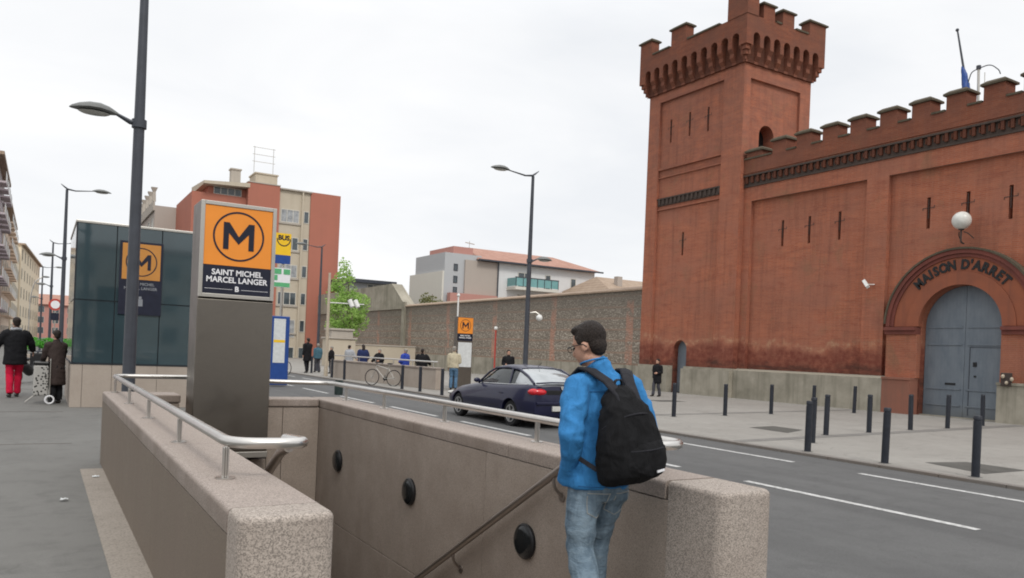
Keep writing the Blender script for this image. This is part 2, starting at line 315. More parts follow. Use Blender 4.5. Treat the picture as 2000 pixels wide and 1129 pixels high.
M['shoe'] = simple('shoe leather', (0.03, 0.027, 0.025), 0.5); M['black_plastic'] = simple('black plastic', (0.012, 0.012, 0.013), 0.35)
M['rubber'] = simple('tyre rubber', (0.016, 0.016, 0.017), 0.8); M['alloy'] = simple('alloy rim', (0.42, 0.42, 0.42), 0.3, 0.8)
def mk_car():
    t = NT('midnight blue car paint'); t.col((0.010, 0.011, 0.036)); t.set(0.38, 0.0, 0.25, 0.35); t.p.inputs['Coat Roughness'].default_value = 0.06
    return t.m
M['car'] = mk_car(); M['car_glass'] = simple('car glass', (0.02, 0.026, 0.028), 0.04, 0, 0.3, 2, 0.7)
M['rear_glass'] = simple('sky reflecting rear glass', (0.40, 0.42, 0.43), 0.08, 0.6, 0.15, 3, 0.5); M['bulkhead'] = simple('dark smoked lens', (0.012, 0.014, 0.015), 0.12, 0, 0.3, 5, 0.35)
M['tail'] = simple('red tail lamp', (0.50, 0.012, 0.02), 0.15, 0, 0.25, 20, 0.6); M['plate'] = simple('number plate', (0.55, 0.55, 0.52), 0.5); M['chrome'] = simple('chrome', (0.7, 0.7, 0.7), 0.12, 1)
M['yellow'] = simple('yellow sign', (0.80, 0.50, 0.02), 0.5, 0, 0.05); M['blue'] = simple('blue enamel', (0.018, 0.06, 0.24), 0.45, 0, 0.1)
M['green_s'] = simple('green sign', (0.10, 0.38, 0.17), 0.5); M['paper'] = simple('printed poster', (0.58, 0.60, 0.60), 0.5, 0, 0.10, 9)
M['beige_post'] = simple('beige post', (0.42, 0.36, 0.28), 0.6); M['bin'] = simple('dark green bin', (0.025, 0.04, 0.038), 0.6)
M['redpaint'] = simple('red paint', (0.42, 0.06, 0.045), 0.5); M['bark'] = simple('bark', (0.12, 0.09, 0.065), 0.9, 0, 0.3, 12)
def mk_leaf(name, a, b):
    t = NT(name); p = t.pos(); n = t.noise(p, 1.6, 3); c = t.mix(t.mr(n, 0.35, 0.65), a, b); t.col(c); t.set(0.6)
    t.p.inputs['Subsurface Weight'].default_value = 0.0
    tr = t.n('BsdfTranslucent'); t.l(c, tr.inputs[0]); ms = t.n('MixShader'); ms.inputs[0].default_value = 0.4
    t.l(t.p.outputs[0], ms.inputs[1]); t.l(tr.outputs[0], ms.inputs[2]); t.l(ms.outputs[0], t.t.nodes['Material Output'].inputs[0]); return t.m
M['leaf'] = mk_leaf('spring leaves', (0.22, 0.38, 0.08), (0.42, 0.60, 0.18)); M['leaf_dark'] = mk_leaf('hedge leaves', (0.06, 0.26, 0.03), (0.12, 0.42, 0.06)); M['leaf_dull'] = mk_leaf('dull shrub leaves', (0.12, 0.13, 0.04), (0.2, 0.2, 0.08))

# ------------------------------------------------------------------ geometry helpers
def wloc(o):
    v = Vector((0, 0, 0))
    while o is not None: v = v + Vector(o.location); o = o.parent
    return v
def tag(o, label=None, cat=None, group=None, kind=None):
    if label: o['label'] = label
    if cat: o['category'] = cat
    if group: o['group'] = group
    if kind: o['kind'] = kind
    return o
def thing(name, label, cat, loc=(0, 0, 0), group=None):
    o = bpy.data.objects.new(name, None); COL.objects.link(o); o.location = loc; o.empty_display_size = 0.2
    return tag(o, label, cat, group)
def frame_of(d, ref=None):
    d = Vector(d).normalized()
    a = Vector(ref) if ref is not None else (Vector((0, 0, 1)) if abs(d.z) < 0.9 else Vector((1, 0, 0)))
    u = d.cross(a)
    if u.length < 1e-5: u = d.cross(Vector((0, 1, 0)))
    u.normalize(); v = u.cross(d).normalized(); return u, v
class MB:
    def __init__(s): s.v = []; s.f = []; s.m = []
    def add(s, vs, fs, m=0):
        b = len(s.v); s.v += [Vector(q) for q in vs]
        for f in fs: s.f.append([b+i for i in f]); s.m.append(m)
        return s
    def box(s, x0, x1, y0, y1, z0, z1, m=0):
        if x0 > x1: x0, x1 = x1, x0
        if y0 > y1: y0, y1 = y1, y0
        vs = [(x0, y0, z0), (x1, y0, z0), (x1, y1, z0), (x0, y1, z0), (x0, y0, z1), (x1, y0, z1), (x1, y1, z1), (x0, y1, z1)]
        return s.add(vs, [(0, 3, 2, 1), (4, 5, 6, 7), (0, 1, 5, 4), (1, 2, 6, 5), (2, 3, 7, 6), (3, 0, 4, 7)], m)
    def poly(s, pts, m=0): return s.add(pts, [tuple(range(len(pts)))], m)
    def prism(s, pts, axis, a0, a1, m=0):
        n = len(pts)
        def P(p, a): return (a, p[0], p[1]) if axis == 'x' else (p[0], a, p[1]) if axis == 'y' else (p[0], p[1], a)
        vs = [P(p, a0) for p in pts]+[P(p, a1) for p in pts]
        fs = [tuple(range(n)), tuple(range(2*n-1, n-1, -1))]+[(i, (i+1) % n, n+(i+1) % n, n+i) for i in range(n)]
        return s.add(vs, fs, m)
    def loft(s, rings, m=0, caps=True):
        n = len(rings[0]); vs = [p for r in rings for p in r]; fs = []
        for k in range(len(rings)-1):
            for i in range(n): fs.append((k*n+i, k*n+(i+1) % n, (k+1)*n+(i+1) % n, (k+1)*n+i))
        if caps: fs.append(tuple(range(n-1, -1, -1))); fs.append(tuple((len(rings)-1)*n+i for i in range(n)))
        return s.add(vs, fs, m)
    def tube(s, pts, r, n=10, m=0, caps=True, flat=1.0):
        pts = [Vector(p) for p in pts]; rr = r if hasattr(r, '__len__') else [r]*len(pts); rings = []; u0 = None
        for i, p in enumerate(pts):
            d = (pts[min(i+1, len(pts)-1)]-pts[max(i-1, 0)])
            if d.length < 1e-6: d = Vector((0, 0, 1))
            d.normalize()
            if u0 is None: u, v = frame_of(d)
            else:
                u = u0-d*u0.dot(d)
                if u.length < 1e-4: u, v = frame_of(d)
                u.normalize(); v = u.cross(d).normalized()
            u0 = u
            rings.append([p+(u*math.cos(2*PI*k/n)+v*math.sin(2*PI*k/n)*flat)*rr[i] for k in range(n)])
        return s.loft(rings, m, caps)
    def limb(s, pts, rad, n=14, m=0):        # rad: list of (ra, rb) with ra along world X
        rings = []
        pts = [Vector(p) for p in pts]
        for i, p in enumerate(pts):
            d = (pts[min(i+1, len(pts)-1)]-pts[max(i-1, 0)]).normalized()
            v = d.cross(Vector((1, 0, 0))); v.normalize(); u = v.cross(d).normalized()
            ra, rb = rad[i] if hasattr(rad[i], '__len__') else (rad[i], rad[i])
            rings.append([p+u*math.cos(2*PI*k/n)*ra+v*math.sin(2*PI*k/n)*rb for k in range(n)])
        return s.loft(rings, m, True)
    def sphere(s, c, rx, ry=None, rz=None, m=0, nu=16, nv=10, rot=None):
        ry = rx if ry is None else ry; rz = rx if rz is None else rz; c = Vector(c)
        vs = []; fs = []
        for j in range(1, nv):
            th = PI*j/nv
            for i in range(nu):
                ph = 2*PI*i/nu; p = Vector((rx*math.sin(th)*math.cos(ph), ry*math.sin(th)*math.sin(ph), rz*math.cos(th)))
                vs.append(c+(rot @ p if rot else p))
        t = Vector((0, 0, rz)); b = -t
        vs.append(c+(rot @ t if rot else t)); vs.append(c+(rot @ b if rot else b))
        for j in range(nv-2):
            for i in range(nu): fs.append((j*nu+i, (j+1)*nu+i, (j+1)*nu+(i+1) % nu, j*nu+(i+1) % nu))
        T = len(vs)-2
        for i in range(nu): fs.append((T, i, (i+1) % nu)); fs.append((T+1, (nv-2)*nu+(i+1) % nu, (nv-2)*nu+i))
        return s.add(vs, fs, m)
    def ribbon(s, pts, wdir, w, th, m=0):
        pts = [Vector(p) for p in pts]; rings = []
        for i, p in enumerate(pts):
            d = (pts[min(i+1, len(pts)-1)]-pts[max(i-1, 0)]).normalized()
            a = Vector(wdir[i] if hasattr(wdir[0], '__len__') else wdir); a = (a-d*a.dot(d)).normalized(); b = d.cross(a)
            ww = w[i] if hasattr(w, '__len__') else w
            rings.append([p+a*x*ww/2+b*y*th/2 for x, y in ((-1, -.4), (-.85, -1), (.85, -1), (1, -.4), (1, .4), (.85, 1), (-.85, 1), (-1, .4))])
        return s.loft(rings, m, True)
    def build(s, name, mats, parent=None, origin=None, smooth=False, bevel=0, seg=2, ang=35):
        me = bpy.data.meshes.new(name)
        o = bpy.data.objects.new(name, me); COL.objects.link(o)
        off = Vector(origin) if origin is not None else Vector((0, 0, 0))
        if parent is not None:
            o.parent = parent; base = wloc(parent); off = base
        elif origin is not None: o.location = off
        me.from_pydata([tuple(v-off) for v in s.v], [], s.f)
        for q in (mats if isinstance(mats, (list, tuple)) else [mats]): me.materials.append(q)
        for p, mi in zip(me.polygons, s.m): p.material_index = mi
        bm = bmesh.new(); bm.from_mesh(me); bmesh.ops.recalc_face_normals(bm, faces=bm.faces)
        if smooth:
            for f in bm.faces: f.smooth = True
            for e in bm.edges:
                if len(e.link_faces) == 2 and e.calc_face_angle(0) > R(ang): e.smooth = False
        bm.to_mesh(me); bm.free(); me.update()
        if bevel:
            b = o.modifiers.new('bevel', 'BEVEL'); b.width = bevel; b.segments = seg; b.limit_method = 'ANGLE'; b.angle_limit = R(40); b.harden_normals = False
        return o
def bake(o, fold=None):          # turn an object's modifiers into plain mesh
    dg = bpy.context.evaluated_depsgraph_get(); dg.update()
    me = bpy.data.meshes.new_from_object(o.evaluated_get(dg)); old = o.data; o.modifiers.clear(); o.data = me
    if old.users == 0: bpy.data.meshes.remove(old)
    return o
def cut(o, cutter_mb):           # subtract a volume, then drop the cutter
    c = cutter_mb.build('cutter', M['dark']); c.location = wloc(o)*0
    if o.parent: c.location = (0, 0, 0)
    md = o.modifiers.new('b', 'BOOLEAN'); md.operation = 'DIFFERENCE'; md.solver = 'EXACT'; md.object = c; md.use_self = True
    bpy.context.view_layer.update(); bake(o); me = c.data; bpy.data.objects.remove(c); bpy.data.meshes.remove(me); return o
def organic(mb, name, mat, parent, voxel=0.012, sm=4, fold=None):
    o = mb.build(name, mat, parent)
    r = o.modifiers.new('r', 'REMESH'); r.mode = 'VOXEL'; r.voxel_size = voxel; r.use_smooth_shade = True
    s = o.modifiers.new('s', 'SMOOTH'); s.factor = 0.5; s.iterations = sm
    bpy.context.view_layer.update(); bake(o)
    if fold:
        me = o.data; amp, fx, fz, seed = fold; base = [v.co.copy() for v in me.vertices]; nn = [v.normal.copy() for v in me.vertices]
        for v, c, n in zip(me.vertices, base, nn):
            q = Vector((c.x*fx+seed, c.y*fx, c.z*fz)); q2 = Vector((c.x*fx*0.5, c.y*fx*.5+seed, c.z*fz*2.2))
            v.co = c+n*amp*(1-2*abs(noise.noise(q+Vector((noise.noise(q2)*1.2, 0, 0))))+0.5*noise.noise(q2))
    for p in o.data.polygons: p.use_smooth = True
    return o
def text(body, size, mtx, mat, parent, name='lettering', bold=0.0, depth=0.004, sx=1.0, spacing=1.0):
    cu = bpy.data.curves.new('t', 'FONT'); cu.body = body; cu.size = size; cu.align_x = 'CENTER'; cu.align_y = 'CENTER'; cu.offset = bold; cu.extrude = depth; cu.space_character = spacing; cu.resolution_u = 3
    t = bpy.data.objects.new('t', cu); COL.objects.link(t); bpy.context.view_layer.update()
    dg = bpy.context.evaluated_depsgraph_get(); me = bpy.data.meshes.new_from_object(t.evaluated_get(dg)); bpy.data.objects.remove(t)
    me.name = name; me.transform(Matrix.Translation(-wloc(parent)) @ mtx @ Matrix.Diagonal((sx, 1, 1, 1)))
    me.materials.clear(); me.materials.append(mat)
    o = bpy.data.objects.new(name, me); COL.objects.link(o); o.parent = parent; return o
def face_mtx(loc, right, up):
    r = Vector(right).normalized(); u = Vector(up).normalized(); n = r.cross(u)
    m = Matrix((r, u, n)).transposed().to_4x4(); m.translation = Vector(loc); return m
def rot_path(pts, r, n=6):        # round the corners of a polyline
    pts = [Vector(p) for p in pts]; out = [pts[0]]
    for i in range(1, len(pts)-1):
        a, b, c = pts[i-1], pts[i], pts[i+1]; d1 = (a-b); d2 = (c-b); q = min(r, d1.length*.49, d2.length*.49)
        p0 = b+d1.normalized()*q; p1 = b+d2.normalized()*q
        for k in range(n+1):
            t = k/n; out.append(p0*(1-t)**2+b*2*t*(1-t)+p1*t*t)
    out.append(pts[-1]); return out
def arch_pts(y0, y1, zb, zs, n=20):    # (y, z) outline of an arched opening
    c = (y0+y1)/2; r = (y1-y0)/2
    return [(y0, zb)]+[(c-r*math.cos(PI*i/n), zs+r*math.sin(PI*i/n)) for i in range(n+1)]+[(y1, zb)]
def dup(o, parent=None):
    c = o.copy(); COL.objects.link(c)
    if parent is not None: c.parent = parent
    for ch in list(o.children): dup(ch, c)
    return c
def struct(mb, name, mat, **k):
    o = mb.build(name, mat, **k); o['kind'] = 'structure'; return o

# ================================================================== SETTING
HX0, HX1, HY0, HY1 = 0.80, 3.45, 4.15, 10.3       # stairwell opening
def holed(mb, X0, X1, Y0, Y1, z):
    mb.poly([(X0, Y0, z), (X1, Y0, z), (X1, HY0, z), (X0, HY0, z)]); mb.poly([(X0, HY1, z), (X1, HY1, z), (X1, Y1, z), (X0, Y1, z)])
    mb.poly([(X0, HY0, z), (HX0, HY0, z), (HX0, HY1, z), (X0, HY1, z)]); mb.poly([(HX1, HY0, z), (X1, HY0, z), (X1, HY1, z), (HX1, HY1, z)])
g = MB(); holed(g, -1500, 1500, -600, 2500, -0.09); struct(g, 'ground', M['earth'])
g = MB(); g.poly([(3.3, -30, -.05), (12.3, -30, -.05), (12.3, 420, -.05), (3.3, 420, -.05)]); struct(g, 'road', M['asphalt'])
g = MB(); holed(g, -9, 3.62, -30, 13.0, 0.0)
g.poly([(-9, 13, 0), (3.62, 13, 0), (3.9, 14.5, 0), (5.2, 19, 0), (5.6, 22, 0), (5.6, 420, 0), (-9, 420, 0)])
g.poly([(3.62, -30, 0), (3.62, 13, 0), (3.62, 13, -.09), (3.62, -30, -.09)])
for a, b in (((3.62, 13), (3.9, 14.5)), ((3.9, 14.5), (5.2, 19)), ((5.2, 19), (5.6, 22)), ((5.6, 22), (5.6, 420))):
    g.poly([a+(0,), b+(0,), b+(-.09,), a+(-.09,)])
struct(g, 'pavement', M['pave'])
g = MB(); g.poly([(12.16, -30, 0), (90, -30, 0), (90, 160, 0), (12.16, 160, 0)]); g.poly([(12.16, -30, 0), (12.16, 160, 0), (12.16, 160, -.09), (12.16, -30, -.09)])
struct(g, 'forecourt', M['plaza'])
g = MB()
y = -6.0
while y < 70:
    L = 1.0; g.box(11.99, 12.155, y+.004, y+L-.004, -.09, 0.004); y += L
o = struct(g, 'kerb', M['kerb'], bevel=0.012)
g = MB()                                                           # worn granite bands crossing the forecourt
g.poly([(12.4, 16.55, .004), (26.4, 18.45, .004), (26.4, 18.75, .004), (12.4, 16.8, .004)])
g.poly([(12.2, 11.1, .004), (26.2, 12.55, .004), (26.2, 12.95, .004), (12.2, 11.4, .004)])
struct(g, 'forecourt_band', M['plaza_band'])
g = MB(); g.poly([(13.2, 7.95, .004), (14.15, 7.75, .004), (14.12, 6.75, .004), (12.85, 6.75, .004)]); g.poly([(15.1, 13.6, .004), (16.2, 13.8, .004), (16.15, 12.85, .004), (15.0, 12.35, .004)])
g.poly([(20.0, 23.2, .004), (21.3, 23.2, .004), (21.3, 22.3, .004), (20.0, 22.3, .004)])
struct(g, 'drain_grate', M['patch'])
g = MB()
for x, segs in ((10.98, [(1.2, 4.1), (4.9, 7.65), (8.9, 12.1), (13.4, 16.4), (17.7, 20.7)]+[(22+4.3*k, 25+4.3*k) for k in range(24)]), (8.49, [(.6, 3.4), (4.5, 7.67), (9.0, 12.0), (13.3, 16.3), (17.6, 20.6)]+[(21.9+4.3*k, 24.9+4.3*k) for k in range(24)])):
    for a, b in segs: g.poly([(x-.06, a, -.046), (x+.06, a, -.046), (x+.06, b, -.046), (x-.06, b, -.046)])
struct(g, 'road_marking', M['paint'])
g = MB(); g.box(.46, .705, -3, 10.58, -.05, .012); struct(g, 'kerb_strip', M['kerb_strip'], bevel=.004)

# stairs going down, landing and passage
g = MB(); z = 0.0; y = 4.15; n = 0
while z > -4.0:
    g.box(1.105, 3.12, y, y+.6, z-.165-.6, z-.165); y += .28; z -= .165
g.box(1.105, 3.12, y, 16, z-.8, z-.165); struct(g, 'stairs', M['granite'])
g = MB(); g.box(.85, 3.4, 16, 16.2, -5.2, -1.1); g.box(.7, 1.1, 10.35, 16, -5.2, -1.1); g.box(3.12, 3.5, 10.35, 16, -5.2, -1.1); g.box(.85, 3.4, 10.35, 16, -1.1, -.9)
struct(g, 'passage', M['granite'])

# ================================================================== STAIRWELL WALLS
def clad(mb, x, x2, ys, zs, gap=.004):         # cladding slabs between x and x2 with open joints
    for a, b in zip(ys[:-1], ys[1:]):
        for c, d in zip(zs[:-1], zs[1:]): mb.box(x, x2, a+gap/2, b-gap/2, c+gap, d-gap)
def wall_thing(label, x0, x1, y0, y1, inner, zs_in, zs_out, ys, copj, mat='granite'):
    t = thing('stairwell_wall', label, 'wall', ((x0+x1)/2, y0, 0))
    core = MB(); core.box(x0+.02, x1-.02, y0+.08, y1, -5.0, .79); core.build('core', M['joint'], t)
    sl = MB()
    xi = (x1-.025, x1) if inner > 0 else (x0, x0+.025); xo = (x0, x0+.025) if inner > 0 else (x1-.025, x1)
    clad(sl, xi[0], xi[1], ys, zs_in); clad(sl, xo[0], xo[1], ys, zs_out)
    sl.build('cladding', M[mat], t, bevel=.003)
    r = .075
    def outline(d):
        pts = []
        for cx, cy, a0 in ((x0+r, y0+r, PI), (x1-r, y0+r, 1.5*PI)):
            for k in range(7): pts.append((cx+(r-d)*math.cos(a0+k*PI/12), cy+(r-d)*math.sin(a0+k*PI/12)))
        return pts+[(x1-d, ys[0]-.002), (x0+d, ys[0]-.002)]
    q = .03; levels = [(-5.0, 0), (.90-q, 0)]+[(.90-q+q*math.sin(k*PI/10), q-q*math.cos(k*PI/10)) for k in range(1, 6)]
    blk = MB(); blk.loft([[(a, c, z) for a, c in outline(d)] for z, d in levels]); blk.build('end_block', M['granite_end'], t, smooth=True)
    cp = MB(); e = .002; prev = copj[0]
    sec = [(x0-e, .794), (x0-e, .90-q)]+[(x0-e+q-q*math.cos(k*PI/10), .90-q+q*math.sin(k*PI/10)) for k in range(1, 6)]+[(x1+e-q+q*math.sin(k*PI/10), .90-q+q*math.cos(k*PI/10)) for k in range(0, 5)]+[(x1+e, .90-q), (x1+e, .794)]
    for c in copj[1:]: cp.prism(sec, 'y', prev+.003, c-.002); prev = c
    cp.build('coping', M['granite_top'], t, smooth=True)
    return t
def blight(t, x, y, z, side):                  # round bulkhead lamp on the wall
    b = MB(); ux = side
    prof = [(0, .128), (.02, .132), (.032, .126), (.038, .117)]
    rings = [[(x+ux*d, y+r*math.cos(2*PI*k/28), z+r*math.sin(2*PI*k/28)) for k in range(28)] for d, r in prof]
    b.loft(rings, 0); o = b.build('wall_lamp', M['black_plastic'], t, smooth=True)
    d = MB(); d.loft([[(x+ux*q, y+r*math.cos(2*PI*k/24), z+r*math.sin(2*PI*k/24)) for k in range(24)] for q, r in ((.039, .117), (.050, .102), (.058, .07), (.062, .025))], 0)
    d.build('lens', M['bulkhead'], o, smooth=True)
WR = wall_thing('long granite stairwell wall on the road side with three round black lamps', 3.13, 3.53, 2.97, 10.35, -1, [-5, -2.05, -.55, .79], [-.05, .79], [3.40, 5.55, 7.68, 9.81, 10.35], [3.42, 5.2, 7.0, 8.8, 10.35])
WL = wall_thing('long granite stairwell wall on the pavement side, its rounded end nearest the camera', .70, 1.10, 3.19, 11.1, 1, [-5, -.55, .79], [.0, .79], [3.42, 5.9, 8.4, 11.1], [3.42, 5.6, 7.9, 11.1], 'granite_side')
for yy in (9.14, 7.01, 4.89): blight(WR, 3.13, yy, .215, -1)
t = thing('stairwell_wall', 'short granite wall across the far end of the stairwell behind the metro totem', 'wall', (2.1, 10.2, 0))
b = MB(); b.box(1.1, 1.52, 10.62, 11.05, -.1, .79); b.box(1.1, 3.11, 10.02, 10.34, -.95, .14); b.box(2.50, 3.11, 10.02, 10.34, .14, .79); b.box(1.1, 1.35, 10.34, 10.62, -1, .14); b.build('core', M['joint'], t)
b = MB()
for x0, x1, z0, z1 in ((2.48, 2.66, -.52, .79), (2.667, 3.125, -.52, .79), (2.48, 3.125, -.95, -.527), (1.104, 2.473, -.95, .14)): b.box(x0, x1, 9.99, 10.02, z0, z1)
b.box(1.104, 1.53, 10.59, 10.62, -.1, .79); b.build('cladding', M['granite'], t, bevel=.003)
b = MB(); b.box(2.47, 3.12, 9.97, 10.36, .796, .90); b.box(1.106, 1.54, 10.57, 11.08, .796, .90); b.build('coping', M['granite_top'], t, bevel=.02, seg=3)

# ------------------------------------------------------------------ rails
def rail(label, path, posts, extra=None, r=.029):
    t = thing('handrail', label, 'handrail', (path[0][0], path[0][1], .9))
    b = MB(); b.tube(rot_path(path, .17), r, 16); b.build('rail_tube', M['steel'], t, smooth=True)
    if extra:
        b = MB(); b.tube(rot_path(extra[0], .1), .028, 14); o = b.build('sloping_rail', M['steel_dark'], t, smooth=True)
        for p, wx in extra[1]:
            q = MB(); q.tube(rot_path([p, (p[0], p[1], p[2]-.09), (wx, p[1], p[2]-.16)], .05), .012, 8); q.tube([(wx, p[1], p[2]-.16), (wx+(.01 if wx < p[0] else -.01), p[1], p[2]-.16)], .035, 12); q.build('bracket', M['steel_dark'], t, smooth=True)
    for x, y in posts:
        b = MB(); b.box(x-.004, x+.004, y-.018, y+.018, .91, 1.065); b.box(x-.014, x-.007, y-.016, y+.016, .908, 1.06); b.box(x+.007, x+.014, y-.016, y+.016, .908, 1.06); p = b.build('post', M['steel'], t, bevel=.002)
        b = MB(); b.tube([(x, y, .9), (x, y, .908)], .05, 20); b.build('flange', M['steel'], p, smooth=True)
    return t
ZR = 1.085
rail('bright steel handrail on the pavement side wall ending in a loop beside the totem', [(1.75, 11.35, ZR), (.84, 11.35, ZR), (.84, 4.1, ZR), (1.235, 4.04, ZR), (1.20, 4.42, ZR-.02)],
     [(.82, 10.86), (.82, 9.06), (.83, 7.45), (.83, 5.70), (.83, 4.16)], ([(1.20, 4.35, ZR-.06), (1.20, 4.5, ZR-.1), (1.20, 9.3, -1.85)], [((1.20, 6.3, -.02), 1.1)]))
rail('bright steel handrail on the road side wall passing behind the man', [(2.52, 10.62, ZR), (3.40, 10.35, ZR), (3.40, 3.53, ZR), (3.06, 3.53, ZR), (3.03, 4.0, ZR-.05)],
     [(2.56, 10.6), (3.40, 9.75), (3.40, 8.45), (3.40, 6.88), (3.40, 5.22), (3.40, 3.95)], ([(3.03, 4.0, ZR-.05), (3.05, 4.25, .90), (3.05, 9.3, -2.13)], [((3.05, 5.9, -.09), 3.13), ((3.05, 4.45, .78), 3.13), ((3.05, 7.6, -1.11), 3.13)]))

# ------------------------------------------------------------------ metro emblem (an M inside a ring)
def emblem(t, cx, cz, r, place, mat, mat_name='ring'):     # place(u, v, d) -> world point
    def ringm(r0, r1, d0, d1):
        b = MB(); n = 48
        for k in range(n):
            a, c = 2*PI*k/n, 2*PI*(k+1)/n
            P = [(r0, a), (r1, a), (r1, c), (r0, c)]
            top = [place(cx+q*math.cos(e), cz+q*math.sin(e), d1) for q, e in P]; b.poly(top)
            b.poly([place(cx+r1*math.cos(a), cz+r1*math.sin(a), d0), place(cx+r1*math.cos(c), cz+r1*math.sin(c), d0), top[2], top[1]])
            b.poly([place(cx+r0*math.cos(a), cz+r0*math.sin(a), d0), place(cx+r0*math.cos(c), cz+r0*math.sin(c), d0), top[3], top[0]])
        return b
    ringm(r*.93, r, 0, .004).build('emblem_ring', mat, t)
    w, h, s = .60*r, .54*r, .21*r
    O = [(-w, -h), (-w, h), (-w+s*1.05, h), (0, h-.56*r), (w-s*1.05, h), (w, h), (w, -h), (w-s, -h), (w-s, h-.42*r), (0, h-.86*r), (-w+s, h-.42*r), (-w+s, -h)]
    b = MB(); n = len(O)
    tris = [(0, 1, 10), (0, 10, 11), (1, 2, 10), (2, 3, 10), (3, 9, 10), (3, 8, 9), (3, 4, 8), (4, 5, 8), (5, 6, 7), (5, 7, 8)]
    P1 = [place(cx+x, cz+y, .005) for x, y in O]; P0 = [place(cx+x, cz+y, 0) for x, y in O]
    b.add(P1+P0, [tuple(q) for q in tris]+[(i, (i+1) % n, n+(i+1) % n, n+i) for i in range(n)]); b.build('emblem_letter', mat, t)

# ------------------------------------------------------------------ the big metro totem
t = thing('metro_totem', 'tall brushed steel metro totem with orange M sign in front of the stairwell end', 'metro sign', (2.0, 9.97, .15))
X0, X1, Y0, Y1, ZB, ZT = 1.555, 2.425, 9.75, 10.28, .20, 3.235
b = MB(); b.box(X0+.012, X1-.012, Y0+.012, Y1, ZB, ZT-.05)
b.build('core', M['joint'], t)
b = MB(); b.box(X0, X1, Y0, Y0+.012, ZB+.09, 2.085); b.box(X0, X1, Y0+.012, Y1, ZB+.09, ZT) ; b.build('lower_casing', M['totem'], t, bevel=.006)
b = MB(); b.box(X0-.004, X1+.004, Y0-.004, Y1, ZB, ZB+.07); b.build('base_plate', M['frame'], t, bevel=.004)
b = MB(); f = .045; zs = 2.105; b.box(X0, X0+f, Y0-.014, Y0+.012, zs, ZT); b.box(X1-f, X1, Y0-.014, Y0+.012, zs, ZT); b.box(X0+f, X1-f, Y0-.014, Y0+.012, ZT-f, ZT); b.box(X0+f, X1-f, Y0-.014, Y0+.012, zs, zs+f)
b.build('sign_frame', M['frame'], t, bevel=.004)
b = MB(); b.box(X0+f+.002, X1-f-.002, Y0-.004, Y0+.010, 2.49, ZT-f-.002); sp = b.build('orange_panel', M['orange'], t)
b = MB(); b.box(X0+f+.002, X1-f-.002, Y0-.004, Y0+.010, zs+f+.002, 2.487); nv = b.build('name_panel', M['navy'], t)
cxm = (X0+X1)/2
emblem(sp, cxm, 2.845, .295, lambda u, v, d: (u, Y0-.004-d, v), M['navy'])
text('SAINT MICHEL', .092, face_mtx((cxm, Y0-.006, 2.405), (1, 0, 0), (0, 0, 1)), M['white'], nv, 'station_name', .0022, .001, .98)
text('MARCEL LANGER', .092, face_mtx((cxm, Y0-.006, 2.318), (1, 0, 0), (0, 0, 1)), M['white'], nv, 'station_name', .0022, .001, .98)
text('B', .085, face_mtx((cxm, Y0-.006, 2.215), (1, 0, 0), (0, 0, 1)), M['white'], nv, 'line_letter', .003, .001)
b = MB(); b.box(X0+.07, cxm-.05, Y0-.0055, Y0-.004, 2.208, 2.212); b.box(cxm+.05, X1-.07, Y0-.0055, Y0-.004, 2.208, 2.212); b.build('thin_rule', M['white'], nv)

# ------------------------------------------------------------------ glass lift kiosk
t = thing('metro_kiosk', 'dark glass metro lift kiosk on a granite base with M sign behind its glass', 'kiosk', (1.85, 21, 0))
bx0, bx1, by0, by1 = .60, 3.12, 19.70, 23.6
b = MB(); b.box(bx0+.03, bx1-.03, by0+.03, by1-.03, 0, .93); b.box(bx0+.06, bx1-.06, by0+.06, by1-.06, .93, 4.05); b.build('core', M['mullion'], t)
b = MB()
for a, c in ((bx0, bx0+.22), (bx0+.226, 1.40), (1.406, 2.33), (2.336, bx1)): b.box(a, c, by0, by0+.03, 0, .95)
for a, c in ((by0+.036, 21.6), (21.606, by1)): b.box(bx0-.002, bx0+.03, a, c, 0, .95); b.box(bx1-.03, bx1+.002, a, c, 0, .95)
b.build('granite_base', M['granite_far'], t, bevel=.006)
pan = [(bx0+.03, 1.395), (1.415, 2.325), (2.345, bx1-.03)]
for i, (a, c) in enumerate(pan):
    for z0, z1 in ((.985, 2.36), (2.385, 4.06)):
        b = MB(); b.box(a, c, by0+.004, by0+.055, z0, z1); b.build('glass_pane', M['glass_panel'], t, bevel=.0015, seg=1)
for a, c in ((by0+.06, 21.6), (21.62, by1-.03)):
    for z0, z1 in ((.985, 2.36), (2.385, 4.06)):
        b = MB(); b.box(bx0+.004, bx0+.055, a, c, z0, z1); b.build('glass_pane', M['glass_panel'], t, bevel=.0015, seg=1)
b = MB(); b.box(bx0-.01, bx1+.01, by0-.01, by1+.01, .952, .982); b.box(bx0, bx0+.028, by0, by0+.028, .985, 4.06); b.box(bx0+.0, bx1, by0+.02, by0+.05, 2.362, 2.383); b.build('mullions', M['mullion'], t)
b = MB(); b.box(bx0-.012, bx1+.012, by0-.012, by1+.012, 4.062, 4.12); b.build('roof_edge', M['frame'], t, bevel=.01)
b = MB(); b.box(1.47, 2.36, by0-.028, by0+.002, 2.10, 3.76); sb = b.build('sign_board', M['navy'], t, bevel=.004)
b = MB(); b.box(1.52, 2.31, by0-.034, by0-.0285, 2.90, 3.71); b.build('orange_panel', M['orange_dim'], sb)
emblem(sb, 1.915, 3.30, .325, lambda u, v, d: (u, by0-.034-d, v), M['navy'])
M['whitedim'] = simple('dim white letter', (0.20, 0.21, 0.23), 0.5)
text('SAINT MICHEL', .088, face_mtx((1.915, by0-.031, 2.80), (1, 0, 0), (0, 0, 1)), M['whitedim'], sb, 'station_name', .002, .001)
text('MARCEL LANGER', .088, face_mtx((1.915, by0-.031, 2.70), (1, 0, 0), (0, 0, 1)), M['whitedim'], sb, 'station_name', .002, .001)
